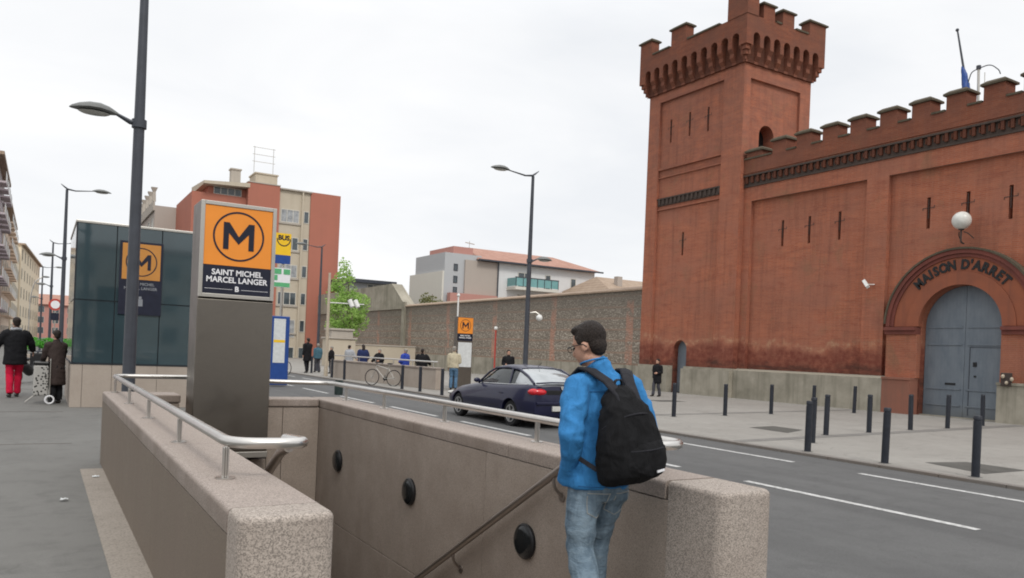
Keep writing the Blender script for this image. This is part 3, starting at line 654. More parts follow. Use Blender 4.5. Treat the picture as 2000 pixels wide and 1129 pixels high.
b = MB(); b.box(1.86, 1.97, by0-.0315, by0-.0285, 2.30, 2.46); b.box(1.885, 1.945, by0-.0315, by0-.0285, 2.465, 2.52); b.build('pictogram', M['whitedim'], sb)

# ------------------------------------------------------------------ street lamps
def lamp_head(mb_body, mb_glass, p, d, L):      # flattened lens-shaped lantern starting at p along d
    d = Vector(d).normalized(); s_ = d.cross(Vector((0, 0, 1))).normalized(); rings = []; rg = []
    for k, (q, wd, ht) in enumerate([(0, .03, .025), (.08, .06, .05), (.2, .12, .08), (.38, .175, .10), (.6, .17, .095), (.8, .12, .07), (.95, .05, .035), (1.0, .01, .01)]):
        c = Vector(p)+d*(q*L)+Vector((0, 0, .02*math.sin(q*PI)))
        rings.append([c+s_*wd*math.cos(a)+Vector((0, 0, ht*(math.sin(a) if math.sin(a) > 0 else .28*math.sin(a)))) for a in [2*PI*i/16 for i in range(16)]])
    mb_body.loft(rings, 0)
    c = Vector(p)+d*(.5*L)+Vector((0, 0, -.012))
    mb_glass.sphere(c, .01, .01, .01, 0)
    mb_glass.v = []; mb_glass.f = []; mb_glass.m = []
    rr = [[c+d*(L*.33*q*math.cos(a))+s_*(.135*q*math.sin(a))+Vector((0, 0, zz)) for a in [2*PI*i/20 for i in range(20)]] for q, zz in ((1, -.01), (.8, -.03), (.4, -.042))]
    mb_glass.loft(rr, 0)
def street_lamp(label, x, y, road, group='street lamps along the street', ped=True, top=7.5):
    t = thing('street_lamp', label, 'street lamp', (x, y, 0), group)
    b = MB(); b.tube([(x, y, 0), (x, y, .03)], .16, 16); b.tube([(x, y, .0), (x, y, 1.0), (x, y, 4.5), (x, y, top)], [.092, .088, .074, .05], 16); b.build('pole', M['pole'], t, smooth=True)
    a = MB(); k = road
    a.tube([(x-k*.22, y, top+.20), (x-k*.08, y, top+.09), (x+k*.02, y, top+.02), (x+k*.3, y, top-.02), (x+k*.95, y, top+.06)], [.02, .05, .06, .045, .028], 8, flat=.6); ao = a.build('upper_arm', M['pole'], t, smooth=True)
    hb, hg = MB(), MB(); lamp_head(hb, hg, (x+k*.9, y, top+.055), (k, 0, 0), .72); h = hb.build('lantern', M['lamp_body'], ao, smooth=True)
    for v in hg.v: pass
    hg.build('lens', M['lamp_glass'], ao, smooth=True)
    if ped:
        a = MB(); a.tube([(x, y, 4.62), (x, y, 4.74)], .10, 16); a.tube([(x, y, 4.69), (x-k*.12, y, 4.69), (x-k*.32, y, 4.78)], [.06, .05, .028], 10, flat=.7); ao = a.build('lower_arm', M['pole'], t, smooth=True)
        hb, hg = MB(), MB(); lamp_head(hb, hg, (x-k*.27, y, 4.76), (-k, 0, 0), .62); hb.build('lantern', M['lamp_body'], ao, smooth=True); hg.build('lens', M['lamp_glass'], ao, smooth=True)
    b = MB(); b.box(x-.03, x+.03, y-.098, y-.08, .55, .95); b.build('access_door', M['pole'], t, bevel=.004)
    return t
street_lamp('nearest tall grey street lamp, its pole crossing in front of the glass kiosk', 1.12, 12.6, 1)
street_lamp('grey street lamp behind the dark coupe, its upper lantern over the road', 13.87, 22.2, -1)
street_lamp('grey street lamp just left of the glass kiosk, taller looking than those beyond it', .73, 37.0, 1)
street_lamp('second slim grey street lamp beyond the kiosk on the left', .52, 59.5, 1)
street_lamp('farthest slim grey street lamp down the street on the left', 0.0, 82, 1)
street_lamp('dark street lamp in front of the red apartment block', 14.43, 46.85, -1, ped=False)

# ================================================================== PRISON GATEHOUSE
PB = thing('prison_gatehouse', 'red brick castle-like prison gatehouse with a battlemented corner tower and grey arched gate', 'building', (28, 20, 0))
TX0, TX1, TY0, TY1 = 26.5, 30.95, 24.98, 31.35
FX = 26.8; FY0, FY1 = 2.0, TY0
XP = FX+.18                                       # face of the recessed panels
# ---- facade wall with real openings
b = MB(); b.box(XP, 28.6, FY0, FY1-.004, 0, 10.70); fac = b.build('facade_wall', M['brick'], PB)
cm = MB(); cm.prism(arch_pts(13.72, 16.57, -1, 3.14), 'x', FX-1, 27.35)
slits = [(22.92, 7.18), (21.56, 7.18), (20.13, 7.18), (16.49, 7.2), (15.10, 7.2), (13.71, 7.2), (12.3, 7.2), (8.8, 7.2), (7.4, 7.2), (6.0, 7.2)]
def slit_cut(cm, y, z, x0, x1, h=.56):
    cm.box(x0, x1, y-.065, y+.065, z-h, z+h)
for y, z in slits: slit_cut(cm, y, z, FX-1, 27.3)
cut(fac, cm)
def arrow_slit(y, z, x, h=.56):
    b = MB(); b.box(x+.34, x+.38, y-.10, y+.10, z-h-.04, z+h+.04, 0); b.box(x-.01, x+.01, y-.22, y+.22, z+.17, z+.19, 1); b.box(x-.01, x+.01, y-.01, y+.01, z-.2, z+.5, 1)
    b.box(x-.01, x+.01, y+.20, y+.22, z+.10, z+.17, 1); b.box(x-.01, x+.01, y-.22, y-.20, z+.19, z+.26, 1)
    b.build('arrow_slit', [M['dark'], M['iron']], PB)
for y, z in slits: arrow_slit(y, z, XP)
# ---- raised frame of the facade: pilasters and bands
b = MB(); pil = [(FY1-.42, FY1-.002), (17.95, 18.86), (11.3, 11.95), (4.0, 4.9)]
for a, c in pil: b.box(FX, XP, a, c, 1.3, 8.77)
b.box(FX, XP, FY0, FY1-.002, 8.77, 9.40); b.build('pilasters', M['brick'], PB)
b = MB(); b.box(FX-.05, XP, FY0, FY1-.002, 9.40, 9.47); b.box(FX-.02, XP, FY0, FY1-.002, 9.47, 9.86)
b.box(FX-.13, XP, FY0, FY1-.002, 9.86, 9.93); y = FY0+.1; dn = MB()
while y < FY1-.25:
    dn.box(FX-.11, FX-.021, y, y+.11, 9.56, 9.858); dn.box(FX-.08, FX-.021, y+.15, y+.20, 9.62, 9.80); y += .31
fz = b.build('dentil_frieze', M['sooty'], PB); dn.build('dentils', M['brick_dark'], fz)
b = MB(); b.box(FX-.10, 27.30, FY0, FY1-.002, 9.93, 10.62); b.box(FX-.13, FX-.10, FY0, FY1-.002, 9.99, 10.05); b.build('parapet', M['brick_top'], PB)
b = MB()
caps = MB()
def merlon(x0, x1, y0, y1, z0, z1, ov=.085, ch=.13):
    b = MB(); b.box(x0, x1, y0, y1, z0, z1); m = b.build('merlon', M['brick_top'], PB)
    q = MB(); q.box(x0-ov, x1+ov, y0-ov, y1+ov, z1+.001, z1+ch*.55); zt = z1+ch*1.35; cx, cy = (x0+x1)/2, (y0+y1)/2
    bb = [(x0-ov, y0-ov), (x1+ov, y0-ov), (x1+ov, y1+ov), (x0-ov, y1+ov)]; tt = [(x0+.05, y0+.06), (x1-.05, y0+.06), (x1-.05, y1-.06), (x0+.05, y1-.06)]
    q.add([(a, c, z1+ch*.55) for a, c in bb]+[(a, c, zt) for a, c in tt], [(0, 1, 5, 4), (1, 2, 6, 5), (2, 3, 7, 6), (3, 0, 4, 7), (4, 5, 6, 7)])
    q.build('cap', M['cap'], m); return m
ys = [13.83, 15.12, 16.31, 17.53, 18.77, 19.99, 21.29, 22.60]; edges = []
y = 13.83-1.26*8
mer = [(y+1.26*k+.05, y+1.26*k+.75) for k in range(16)]
for i, (a, c) in enumerate(mer):
    if c < FY1-.3: merlon(FX-.10, 27.30, a, c, 10.62, 11.14)
    nx = mer[i+1][0] if i+1 < len(mer) else FY1
    if c+.01 < FY1-.3: cs = MB(); cs.box(FX-.14, 27.34, c+.04, min(nx, FY1)-.04, 10.621, 10.69); cs.build('crenel_coping', M['cap'], PB)
merlon(FX-.10, 27.30, 23.98, FY1-.15, 10.62, 10.92)
# ---- concrete plinth
b = MB()
for a, c in ((17.72, FY1-.002), (FY0, 12.7)): b.box(FX-.30, XP, a, c, 0, 1.24); b.add([(FX-.30, a, 1.24), (FX-.30, c, 1.24), (FX, c, 1.32), (FX, a, 1.32), (XP, a, 1.24), (XP, c, 1.24)], [(0, 1, 2, 3), (0, 3, 4), (1, 5, 2)])
b.build('plinth', M['concrete'], PB)
for a, c in ((16.62, 17.70), (12.72, 13.66)): b = MB(); b.box(FX-.32, XP, a, c, 0, 1.22); b.box(FX-.36, XP, a-.01, c+.01, 1.22, 1.30); b.build('plinth_panel', M['redpanel'] if a > 16 else M['concrete'], PB)
# ---- gate surround
GC, ZS = 15.145, 3.14
def ring(mb, r0, r1, x0, x1, n=40, m=0, a0=0, a1=PI):
    for k in range(n):
        a, c = a0+(a1-a0)*k/n, a0+(a1-a0)*(k+1)/n
        q = [(GC+r*math.cos(e), ZS+r*math.sin(e)) for r, e in ((r0, a), (r1, a), (r1, c), (r0, c))]
        mb.add([(x0, *p) for p in q]+[(x1, *p) for p in q], [(0, 1, 2, 3), (4, 7, 6, 5), (0, 4, 5, 1), (1, 5, 6, 2), (2, 6, 7, 3), (3, 7, 4, 0)], m)
b = MB(); ring(b, 1.425, 1.86, FX-.05, XP+.10); b.build('arch_ring', M['arch'], PB)
b = MB(); ring(b, 1.862, 2.36, FX-.02, XP); b.build('inscription_band', M['arch'], PB)
b = MB(); ring(b, 2.362, 2.48, FX-.07, XP); ring(b, 2.483, 2.62, FX-.13, XP); b.build('arch_moulding', M['maroon'], PB)
b = MB(); ring(b, 2.623, 2.69, FX-.17, XP, a0=.04, a1=PI-.04); b.build('arch_hood', M['cap'], PB)
for a, c in ((16.575, 17.75), (12.54, 13.715)): b = MB(); b.box(FX-.06, XP, a, c, 1.3, 2.86); b.build('gate_pier', M['brick_trim'], PB)
for a, c in ((16.60, 17.80), (12.49, 13.69)): b = MB(); b.box(FX-.20, XP, a, c, 3.00, 3.12); b.box(FX-.13, XP, a, c, 2.86, 3.0); b.build('impost', M['maroon'], PB)
msg = "MAISON D'ARRET"; rad = 2.09; wts = [1.15, .95, .5, .85, 1.0, 1.0, .55, 1.0, .4, .95, .95, .95, .85, .85]; tot = sum(wts); span = R(97); acc = 0
for ch, wd in zip(msg, wts):
    an = PI/2+span/2-(acc+wd/2)/tot*span; acc += wd
    if ch == ' ': continue
    nrm = Vector((0, math.cos(an), math.sin(an))); tg = Vector((0, math.sin(an), -math.cos(an)))
    # left of the picture is the greater Y, so run the lettering from +Y to -Y
    an2 = PI-an; nrm = Vector((0, math.cos(an2), math.sin(an2))); tg = Vector((0, math.sin(an2), -math.cos(an2)))*-1
    text(ch, .45, face_mtx((FX-.035, GC+rad*math.cos(an2), ZS+rad*math.sin(an2)), tg, nrm), M['black_plastic'], PB, 'inscription_letter', .020, .014, .86)
# ---- gate leaves
gx = XP+.25
def leaf(y0, y1, left):
    pts = [(y, z) for y, z in arch_pts(13.73, 16.56, .02, 3.14, 40)]
    poly = [(y, z) for y, z in pts if y0-1e-4 <= y <= y1+1e-4]
    poly = [q for q in poly if q[1] > 1]+([(y0, 3.14+1.415)] if left else [(y1, 3.14+1.415)])
    poly = [(y1, .02), (y0, .02)]+[p for p in sorted([q for q in poly if q[1] > 1], key=lambda q: q[0])]
    b = MB(); b.prism(poly, 'x', gx, gx+.08); o = b.build('gate_leaf', M['gate'], PB, bevel=.008)
    return o
gl = leaf(15.149, 16.56, True); gr_ = leaf(13.73, 15.141, False)
for o, (a, c) in ((gl, (15.18, 16.5)), (gr_, (13.8, 15.11))):
    for z in (3.1, 2.50, .95, .38): b = MB(); b.box(gx-.03, gx, a+.05, c-.05, z, z+.055); b.build('iron_strap', M['gate'], o, bevel=.006)
b = MB(); b.box(gx-.012, gx, 14.95, 14.975, .1, 2.45); b.box(gx-.012, gx, 13.86, 14.95, 2.43, 2.45); b.build('wicket_edge', M['pole'], gr_)
b = MB(); b.box(gx-.02, gx, 14.72, 14.84, 1.78, 1.93); b.box(gx-.02, gx, 14.72, 14.80, 1.42, 1.48); b.build('wicket_grille', M['black_plastic'], gr_)
b = MB(); b.box(gx-.02, gx, 15.42, 15.78, 1.12, 1.19); b.build('letter_slot', M['black_plastic'], gl)
b = MB(); b.box(XP+.05, gx+.2, 13.5, 16.8, -.05, .03); b.build('threshold', M['concrete'], PB)
# globe lamp over the arch, wall camera, intercom
b = MB(); b.sphere((26.42, 14.98, 6.68), .30, nu=24, nv=16); gl_ = b.build('globe_lamp', M['white_globe'], PB, smooth=True)
b = MB(); b.tube(rot_path([(FX-.20, 14.98, 5.92), (26.42, 14.98, 5.95), (26.42, 14.98, 6.38)], .1), .03, 8); b.tube([(26.42, 14.98, 6.36), (26.42, 14.98, 6.43)], .09, 12)
b.tube([(FX-.02, 14.75, 6.1), (26.5, 14.8, 6.25), (26.42, 14.9, 6.3)], .018, 6); b.tube([(FX-.02, 15.2, 6.1), (26.5, 15.1, 6.2), (26.42, 15.05, 6.3)], .018, 6); b.build('lamp_bracket', M['iron'], gl_, smooth=True)
b = MB(); b.tube([(XP, 18.35, 4.75), (26.6, 18.4, 4.72), (26.45, 18.42, 4.72)], .02, 8); cb = b.build('camera_bracket', M['camwhite'], PB, smooth=True)
b = MB(); b.tube([(26.52, 18.62, 4.86), (26.30, 18.30, 4.60)], .085, 4); b.build('wall_camera', M['camwhite'], cb, bevel=.01)
b = MB(); b.box(FX-.42, FX-.30, 13.2, 13.5, 1.2, 1.62); b.build('intercom_box', M['iron'], PB, bevel=.01)
b = MB(); b.sphere((FX-.44, 13.42, 1.5), .07, .05, .07); b.sphere((FX-.44, 13.3, 1.3), .08, .05, .06); b.sphere((FX-.44, 13.15, 1.42), .06, .05, .07); b.build('intercom_lamps', M['beige_post'], PB, smooth=True)

# ---- tower
b = MB(); b.box(TX0+.14, TX1-.14, TY0+.14, TY1-.14, 0, 15.2); tw = b.build('tower_wall', M['brick'], PB)
cm = MB(); ts = [(29.82, 13.0), (28.50, 13.05), (27.27, 13.0)]
for y, z in ts: slit_cut(cm, y, z, TX0-1, TX0+.5, .58)
slit_cut(cm, 28.65, 7.25, TX0-1, TX0+.5)
cm.prism(arch_pts(28.08, 28.98, -1, 2.1, 14), 'x', TX0-1, TX0+.75)
cm.prism([(x, z) for x, z in arch_pts(27.72, 28.70, 10.9, 12.0, 14)], 'y', TY0-1, TY0+.9)
cut(tw, cm)
for y, z in ts: arrow_slit(y, z, TX0+.14)
arrow_slit(28.65, 7.25, TX0+.14)
XS = TX0+.14; YS = TY0+.14
def strips(mb, zs0, zs1, wd):    # corner strips with a slight batter toward the ground
    pass
b = MB()
# front (-X) corner strips, inset: far strip and near strip; near one battered
b.box(TX0, XS, TY1-.82, TY1, 1.3, 14.55); b.box(TX0, XS, TY0, TY0+1.22, 1.3, 14.55); b.box(TX0, XS, TY0+1.22, TY1-.82, 14.55, 15.0); b.box(TX0, XS, TY1-.82, TY1, 14.55, 15.0); b.box(TX0, XS, TY0, TY0+1.22, 14.55, 15.0)
# side (-Y)
b.box(XS, TX0+.42, TY0, YS, 0, 15.0); b.box(TX1-.72, TX1, TY0, YS, 8, 15.0); b.box(TX0+.42, TX1-.72, TY0, YS, 14.38, 15.0)
b.box(TX1-.14, TX1, YS, TY1, 0, 15); b.box(XS, TX1-.14, TY1-.14, TY1, 0, 15)
b.build('corner_strips', M['brick'], PB)
b = MB(); ya, yb = TY0+1.222, TY1-.822
b.box(TX0+.03, XS, ya, yb, 11.10, 11.19); b.box(TX0+.07, XS, ya, yb, 10.70, 10.76)
b.box(TX0+.06, XS, ya, yb, 9.08, 9.14)
b.build('string_course', M['brick_trim'], PB)
b = MB(); b.box(TX0+.09, XS, ya, yb, 9.30, 9.62); b.box(TX0+.02, XS, ya, yb, 9.62, 9.68); y = ya+.05
while y < yb-.1: b.box(TX0+.03, TX0+.09, y, y+.11, 9.36, 9.618); y += .29
b.build('dentil_frieze', M['sooty'], PB)
b = MB(); b.box(TX0-.22, XS, 28.99+.02, TY1+.02, 0, 1.20); b.box(TX0-.22, XS, TY0-.02, 28.05, 0, 1.20); b.box(TX0-.05, XS, 28.99+.02, TY1+.02, 1.20, 1.3); b.box(TX0-.05, XS, TY0-.02, 28.05, 1.2, 1.3); b.build('plinth', M['concrete'], PB)
b = MB(); b.prism(arch_pts(28.06, 29.0, .02, 2.1, 14), 'x', TX0+.45, TX0+.52); dd = b.build('side_door', M['gate'], PB)
b = MB(); b.sphere((TX0+.43, 28.2, 1.05), .035, nu=8, nv=6); b.build('door_knob', M['iron'], dd)
b = MB(); b.prism([(x, z) for x, z in arch_pts(27.68, 28.74, 10.9, 12.0, 14)], 'y', TY0+.75, TY0+.8); b.build('tower_opening', M['dark'], PB)
# corbelled crown: arches carried on small corbels
OX0, OX1, OY0, OY1 = TX0-.42, TX1+.38, TY0-.42, TY1+.40
ZC0, ZC1 = 14.98, 16.05
b = MB(); b.box(OX0+.32, OX1-.32, OY0+.32, OY1-.32, 15.0, 16.35); cc = b.build('crown_core', M['brick_dark'], PB)  # dark colour stands in for the shade inside the arch openings
b = MB()
def corbel_run(mb, axis, a0, a1, n, face, inner, sgn):
    step = (a1-a0)/n; wv = step*.36
    for k in range(n+1):
        c = a0+k*step; lo, hi = max(c-wv/2, a0+.002), min(c+wv/2, a1-.002)
        prof = [(face, ZC1), (face, ZC1-.42), (face+sgn*.14, ZC1-.60), (face+sgn*.14, ZC1-.78), (face+sgn*.30, ZC1-.96), (face+sgn*.30, ZC0), (inner, ZC0), (inner, ZC1)]
        mb.prism([(p, z) for p, z in prof], 'y' if axis == 'y' else 'x', lo, hi) if axis == 'y' else mb.prism([(p, z) for p, z in prof], 'x', lo, hi)
    for k in range(n):       # arch heads between the corbels
        c0 = a0+k*step+wv/2; c1 = a0+(k+1)*step-wv/2; r = (c1-c0)/2; cc_ = (c0+c1)/2; zt = ZC1+.02
        for i in range(8):
            A, B_ = PI*i/8, PI*(i+1)/8
            p = [(cc_-r*math.cos(A), ZC1-.02+r*math.sin(A)), (cc_-r*math.cos(B_), ZC1-.02+r*math.sin(B_))]
            q = [(p[0][0], ZC1+.34), (p[1][0], ZC1+.34)]
            poly = [p[0], p[1], q[1], q[0]]
            if axis == 'y': mb.prism([(x, z) for x, z in poly], 'x', face, inner) if False else mb.add([(face, u, z) for u, z in poly]+[(inner, u, z) for u, z in poly], [(0, 1, 2, 3), (4, 7, 6, 5), (0, 4, 5, 1), (2, 6, 7, 3)])
            else: mb.add([(u, face, z) for u, z in poly]+[(u, inner, z) for u, z in poly], [(0, 1, 2, 3), (4, 7, 6, 5), (0, 4, 5, 1), (2, 6, 7, 3)])
        for lo, hi in ((c0-wv/2 if k else c0-wv/2, c0), (c1, c1+wv/2)):
            if axis == 'y': mb.box(face, inner, lo, hi, ZC1+.002, ZC1+.338)
            else: mb.box(lo, hi, face, inner, ZC1+.002, ZC1+.338)
corbel_run(b, 'y', OY0+.32, OY1-.32, 10, OX0, OX0+.32, 1)
c2 = MB(); corbel_run(c2, 'x', OX0+.32, OX1-.32, 7, OY0, OY0+.32, 1)
b.build('corbel_arches', M['brick_top'], PB); c2.build('corbel_arches', M['brick_top'], PB)
for (xa, xb, yc, yd) in ((OX0, OX0+.318, OY0, OY0+.318), (OX1-.318, OX1, OY0, OY0+.318), (OX0, OX0+.318, OY1-.318, OY1)):
    b = MB(); b.box(xa, xb, yc, yd, ZC1-.4, ZC1+.338); sx = 1 if xa == OX0 else -1; sy = 1 if yc == OY0 else -1
    for k, zt in enumerate((.4, .6, .8, 1.0)):
        e = .08*(k+1)
        b.box(xa+(e if sx > 0 else 0), xb-(e if sx < 0 else 0), yc+(e if sy > 0 else 0), yd-(e if sy < 0 else 0), ZC1-zt-.2, ZC1-zt-.001)
    b.build('corner_corbel', M['brick_top'], PB)
b = MB()
for xa, xb, yc, yd in ((OX0, OX0+.5, OY0, OY1), (OX0+.5, OX1, OY0, OY0+.5), (OX1-.5, OX1, OY0+.5, OY1), (OX0+.5, OX1-.5, OY1-.5, OY1)): b.box(xa, xb, yc, yd, ZC1+.34, 16.96)
b.build('tower_parapet', M['brick_top'], PB)
for a, c in ((30.9, OY1), (28.42, 29.45)): merlon(OX0, OX0+.5, a, c, 16.96, 17.72)
b = MB()
for a, c in ((29.55, 30.78),): b.box(OX0-.05, OX0+.55, a, c, 16.961, 17.04)
b.build('crenel_coping', M['cap'], PB); b = MB(); b.box(OX0-.05, OX0+.55, 26.2, 28.30, 16.961, 17.04)
b.build('crenel_coping', M['cap'], PB)
for a, c in ((27.93, 28.25), (29.24, 30.08)): b = MB(); b.box(a, c, OY0-.05, OY0+.55, 16.961, 17.04); b.build('crenel_coping', M['cap'], PB)
merlon(OX0-.03, OX0+.68, OY0-.03, OY0+1.15, 16.96, 18.75)
b = MB()
b.build('x', M['cap'], PB) if False else None
for a, c in ((27.10, 27.82), (28.36, 29.12), (30.2, OX1)): merlon(a, c, OY0, OY0+.5, 16.96, 17.58)
for a in (28.0, 29.6): merlon(a, a+.9, OY1-.5, OY1, 16.96, 17.7)
b = MB(); b.box(26.75, OX1-.5, OY0+.5, OY1-.5, 16.3, 16.4); b.build('tower_roof', M['concrete'], PB)
b = MB(); b.box(27.30, 34, FY0, TY0-.1, 10.2, 10.3); b.build('roof', M['concrete'], PB)
# flag and mast on the roof
t = thing('flagpole', 'leaning flagpole with a furled blue flag behind the battlements', 'flagpole', (28, 15.9, 10.3))
b = MB(); b.tube([(28, 15.75, 10.3), (28.0, 15.85, 11.5), (28, 16.31, 13.9)], [.05, .05, .03], 8); b.sphere((28, 16.32, 13.93), .06); b.build('pole', M['pole'], t, smooth=True)
b = MB(); b.limb([(28, 15.84, 11.3), (27.98, 15.9, 11.7), (28, 15.98, 12.15), (28, 16.08, 12.55)], [(.14, .12), (.17, .11), (.11, .09), (.04, .04)], 10); organic(b, 'furled_flag', M['blue'], t, .03, 2, (.02, 9, 1, 2))
t = thing('roof_mast', 'short pale mast with curved wire arms behind the battlements', 'mast', (28, 15.45, 10.3))
b = MB(); b.tube([(28, 15.45, 10.3), (28, 15.5, 12.35)], .045, 8); b.tube([(28, 15.25, 10.3), (28, 15.28, 12.1)], .015, 6); b.build('pole', M['frame'], t, smooth=True)
b = MB(); b.tube(rot_path([(28, 15.5, 12.3), (28, 15.1, 12.35), (28, 14.8, 12.05), (28, 14.75, 11.9)], .3), .018, 6); b.tube(rot_path([(28, 15.5, 12.3), (28, 15.75, 12.25), (28, 15.85, 11.9)], .15), .018, 6); b.tube([(28, 15.5, 12.27), (28, 15.5, 12.4)], .08, 8); b.build('wire_arms', M['pole'], t, smooth=True)

# ================================================================== PEBBLE WALL along the prison yard
t = thing('yard_wall', 'long high wall of pebbles and brick courses running from the tower', 'wall', (27.3, 45, 0))
b = MB(); b.box(27.0, 27.7, TY1+.02, 63.4, 0, 5.18); b.build('wall_body', M['rubble'], t)
b = MB(); b.box(26.88, 27.82, TY1+.02, 63.4, 5.18, 5.26); b.add([(26.88, TY1+.02, 5.26), (26.88, 63.4, 5.26), (27.35, 63.4, 5.42), (27.35, TY1+.02, 5.42), (27.82, TY1+.02, 5.26), (27.82, 63.4, 5.26)], [(0, 1, 2, 3), (3, 2, 5, 4), (0, 3, 4), (1, 5, 2)]); b.build('wall_coping', M['tile_old'], t)
b = MB(); b.box(26.75, 27.0, TY1+.02, 92, 0, 1.2); b.build('plinth', M['concrete'], t)
b = MB(); b.box(27.0, 27.8, 63.4, 95, 0, 5.0); b.build('wall_body', M['rubble'], t)
b = MB(); b.prism([(63.4, 5.02), (63.0, 5.3), (66.2, 7.35), (92, 7.2), (92, 5.02)], 'x', 26.9, 27.9); b.build('raised_block', M['concrete'], t)
b = MB(); b.box(26.8, 27.0, 62.9, 63.5, 0, 5.6); b.build('buttress', M['concrete'], t)

t = thing('yard_post', 'thin red post with a small white ball against the pebble wall', 'post', (26.3, 46.0, 0))
b = MB(); b.tube([(26.3, 46, 0), (26.3, 46, 3.1)], .055, 8); b.build('post', M['redpaint'], t, smooth=True)
b = MB(); b.sphere((26.3, 46, 3.2), .13); b.build('ball', M['camwhite'], t, smooth=True)

# ================================================================== BUILDINGS FARTHER AWAY
def window(t, face, a0, a1, z0, z1, plane, pane='win', frame='winframe', out=-1, mull=1):
    fr = MB(); w = .07; p0, p1 = plane, plane+out*.05
    def bx(m, u0, u1, c0, c1, q0, q1):
        m.box(u0, u1, q0, q1, c0, c1) if face == 'y' else m.box(q0, q1, u0, u1, c0, c1)
    bx(fr, a0, a1, z0, z0+w, p0, p1); bx(fr, a0, a1, z1-w, z1, p0, p1); bx(fr, a0, a0+w, z0+w, z1-w, p0, p1); bx(fr, a1-w, a1, z0+w, z1-w, p0, p1)
    for k in range(mull): c = a0+(a1-a0)*(k+1)/(mull+1); bx(fr, c-w/2, c+w/2, z0+w, z1-w, p0, p1)
    o = fr.build('window', M[frame], t)
    g = MB(); bx(g, a0+w/2, a1-w/2, z0+w/2, z1-w/2, plane, plane+out*.02); g.build('pane', M[pane], o); return o
# ---- red apartment block
t = thing('apartment_block', 'red and beige apartment block rising behind the metro totem', 'building', (23, 88, 0))
Y = 88.0
for nm, x0, x1, h, m, dy in (('red_wall', 18.75, 22.15, 18.9, 'apt_brick', 0), ('beige_wall', 22.16, 25.6, 18.6, 'apt_beige', .15), ('red_wall', 25.61, 29.05, 18.75, 'apt_brick', 0), ('corner_wall', 14.2, 18.74, 17.3, 'apt_brick', .9)):
    b = MB(); b.box(x0, x1, Y+dy, Y+12, 0, h); b.build(nm, M[m], t)
b = MB(); b.box(24.62, 24.80, Y-.1, Y+.148, 0, 18.6); b.build('rendered_pier', M['apt_beige'], t)
for k in range(6):
    z = 16.5-3.06*k
    if z < 0: break
    window(t, 'y', 22.35, 24.4, z-1.45 if k < 4 else z-2.0, z, Y+.15, 'curtain' if k % 2 == 0 else 'win', mull=2)
    window(t, 'y', 24.9, 25.5, z-1.35, z, Y+.15, 'win', mull=0)
    b = MB(); b.box(22.17, 24.6, Y+.02, Y+.148, z-1.65, z-1.48); b.build('sill', M['apt_grey'], t)
    window(t, 'y', 15.2, 16.4, z-1.5, z, Y+.9, 'win', mull=1); window(t, 'y', 16.9, 18.5, z-1.5, z, Y+.9, 'win', mull=2)
b = MB(); b.box(22.16, 25.7, Y-.15, Y+12.1, 18.6, 18.75); b.box(18.7, 22.2, Y-.06, Y+12.1, 18.9, 19.0); b.build('parapet_coping', M['apt_grey'], t)
b = MB(); b.add([(14.2, Y-.1, 18.4), (18.9, Y-.1, 18.75), (18.9, Y+8, 18.9), (14.2, Y+8, 18.9), (14.2, Y-.1, 18.1), (18.9, Y-.1, 18.3), (18.9, Y+8, 18.3), (14.2, Y+8, 18.1)], [(0, 1, 2, 3), (4, 7, 6, 5), (0, 4, 5, 1), (1, 5, 6, 2), (2, 6, 7, 3), (3, 7, 4, 0)]); b.build('canopy_roof', M['apt_beige'], t)
b = MB(); b.box(14.9, 18.74, Y+1.2, Y+8, 17.3, 18.2); b.build('penthouse_wall', M['apt_brick'], t); window(t, 'y', 15.4, 18.3, 17.35, 18.15, Y+1.2, 'win', mull=3)
b = MB(); b.box(17.5, 18.5, Y+3, Y+4, 18.8, 20.6); b.box(17.4, 18.6, Y+2.9, Y+4.1, 20.6, 20.75); b.build('chimney', M['apt_grey'], t)
b = MB(); b.box(19.9, 22.3, Y+2, Y+5, 18.95, 20.35); b.box(19.8, 22.4, Y+1.9, Y+5.1, 20.35, 20.5); b.build('roof_housing', M['apt_beige'], t)
b = MB()
for x in (19.9, 22.0): b.tube([(x, Y+3, 20.5), (x, Y+3, 23.6)], .035, 5)
for z in (21.9, 22.7, 23.5): b.tube([(19.7, Y+3, z), (22.2, Y+3, z)], .03, 5)
b.build('antenna', M['frame'], t)
b = MB(); b.box(10.9, 14.19, Y+12, Y+34, 0, 17.0); b.build('side_wing', M['taupe_wall'], t)
for k in range(5):
    for j in range(6):
        window(t, 'x', Y+13+3.4*j, Y+14.6+3.4*j, 15.6-3.06*k-1.4, 15.6-3.06*k, 10.9, 'win', mull=1)
b = MB(); b.box(13.2, 14.19, Y+.9, Y+12, 0, 17.3); b.build('side_wall', M['apt_brick'], t)
b = MB(); b.box(10.7, 10.9, Y+12, Y+34, 16.4, 17.5); b.build('balcony_front', M['apt_grey'], t)
for j in range(7):
    b = MB(); y = Y+12.4+3.4*j; b.loft([[(10.8+dx*s, y+dy*s, z) for dx, dy in ((-.2, -.2), (.2, -.2), (.2, .2), (-.2, .2))] for s, z in ((1, 17.5), (.8, 18.6), (1.7, 19.1))]); b.build('flared_post', M['apt_grey'], t)
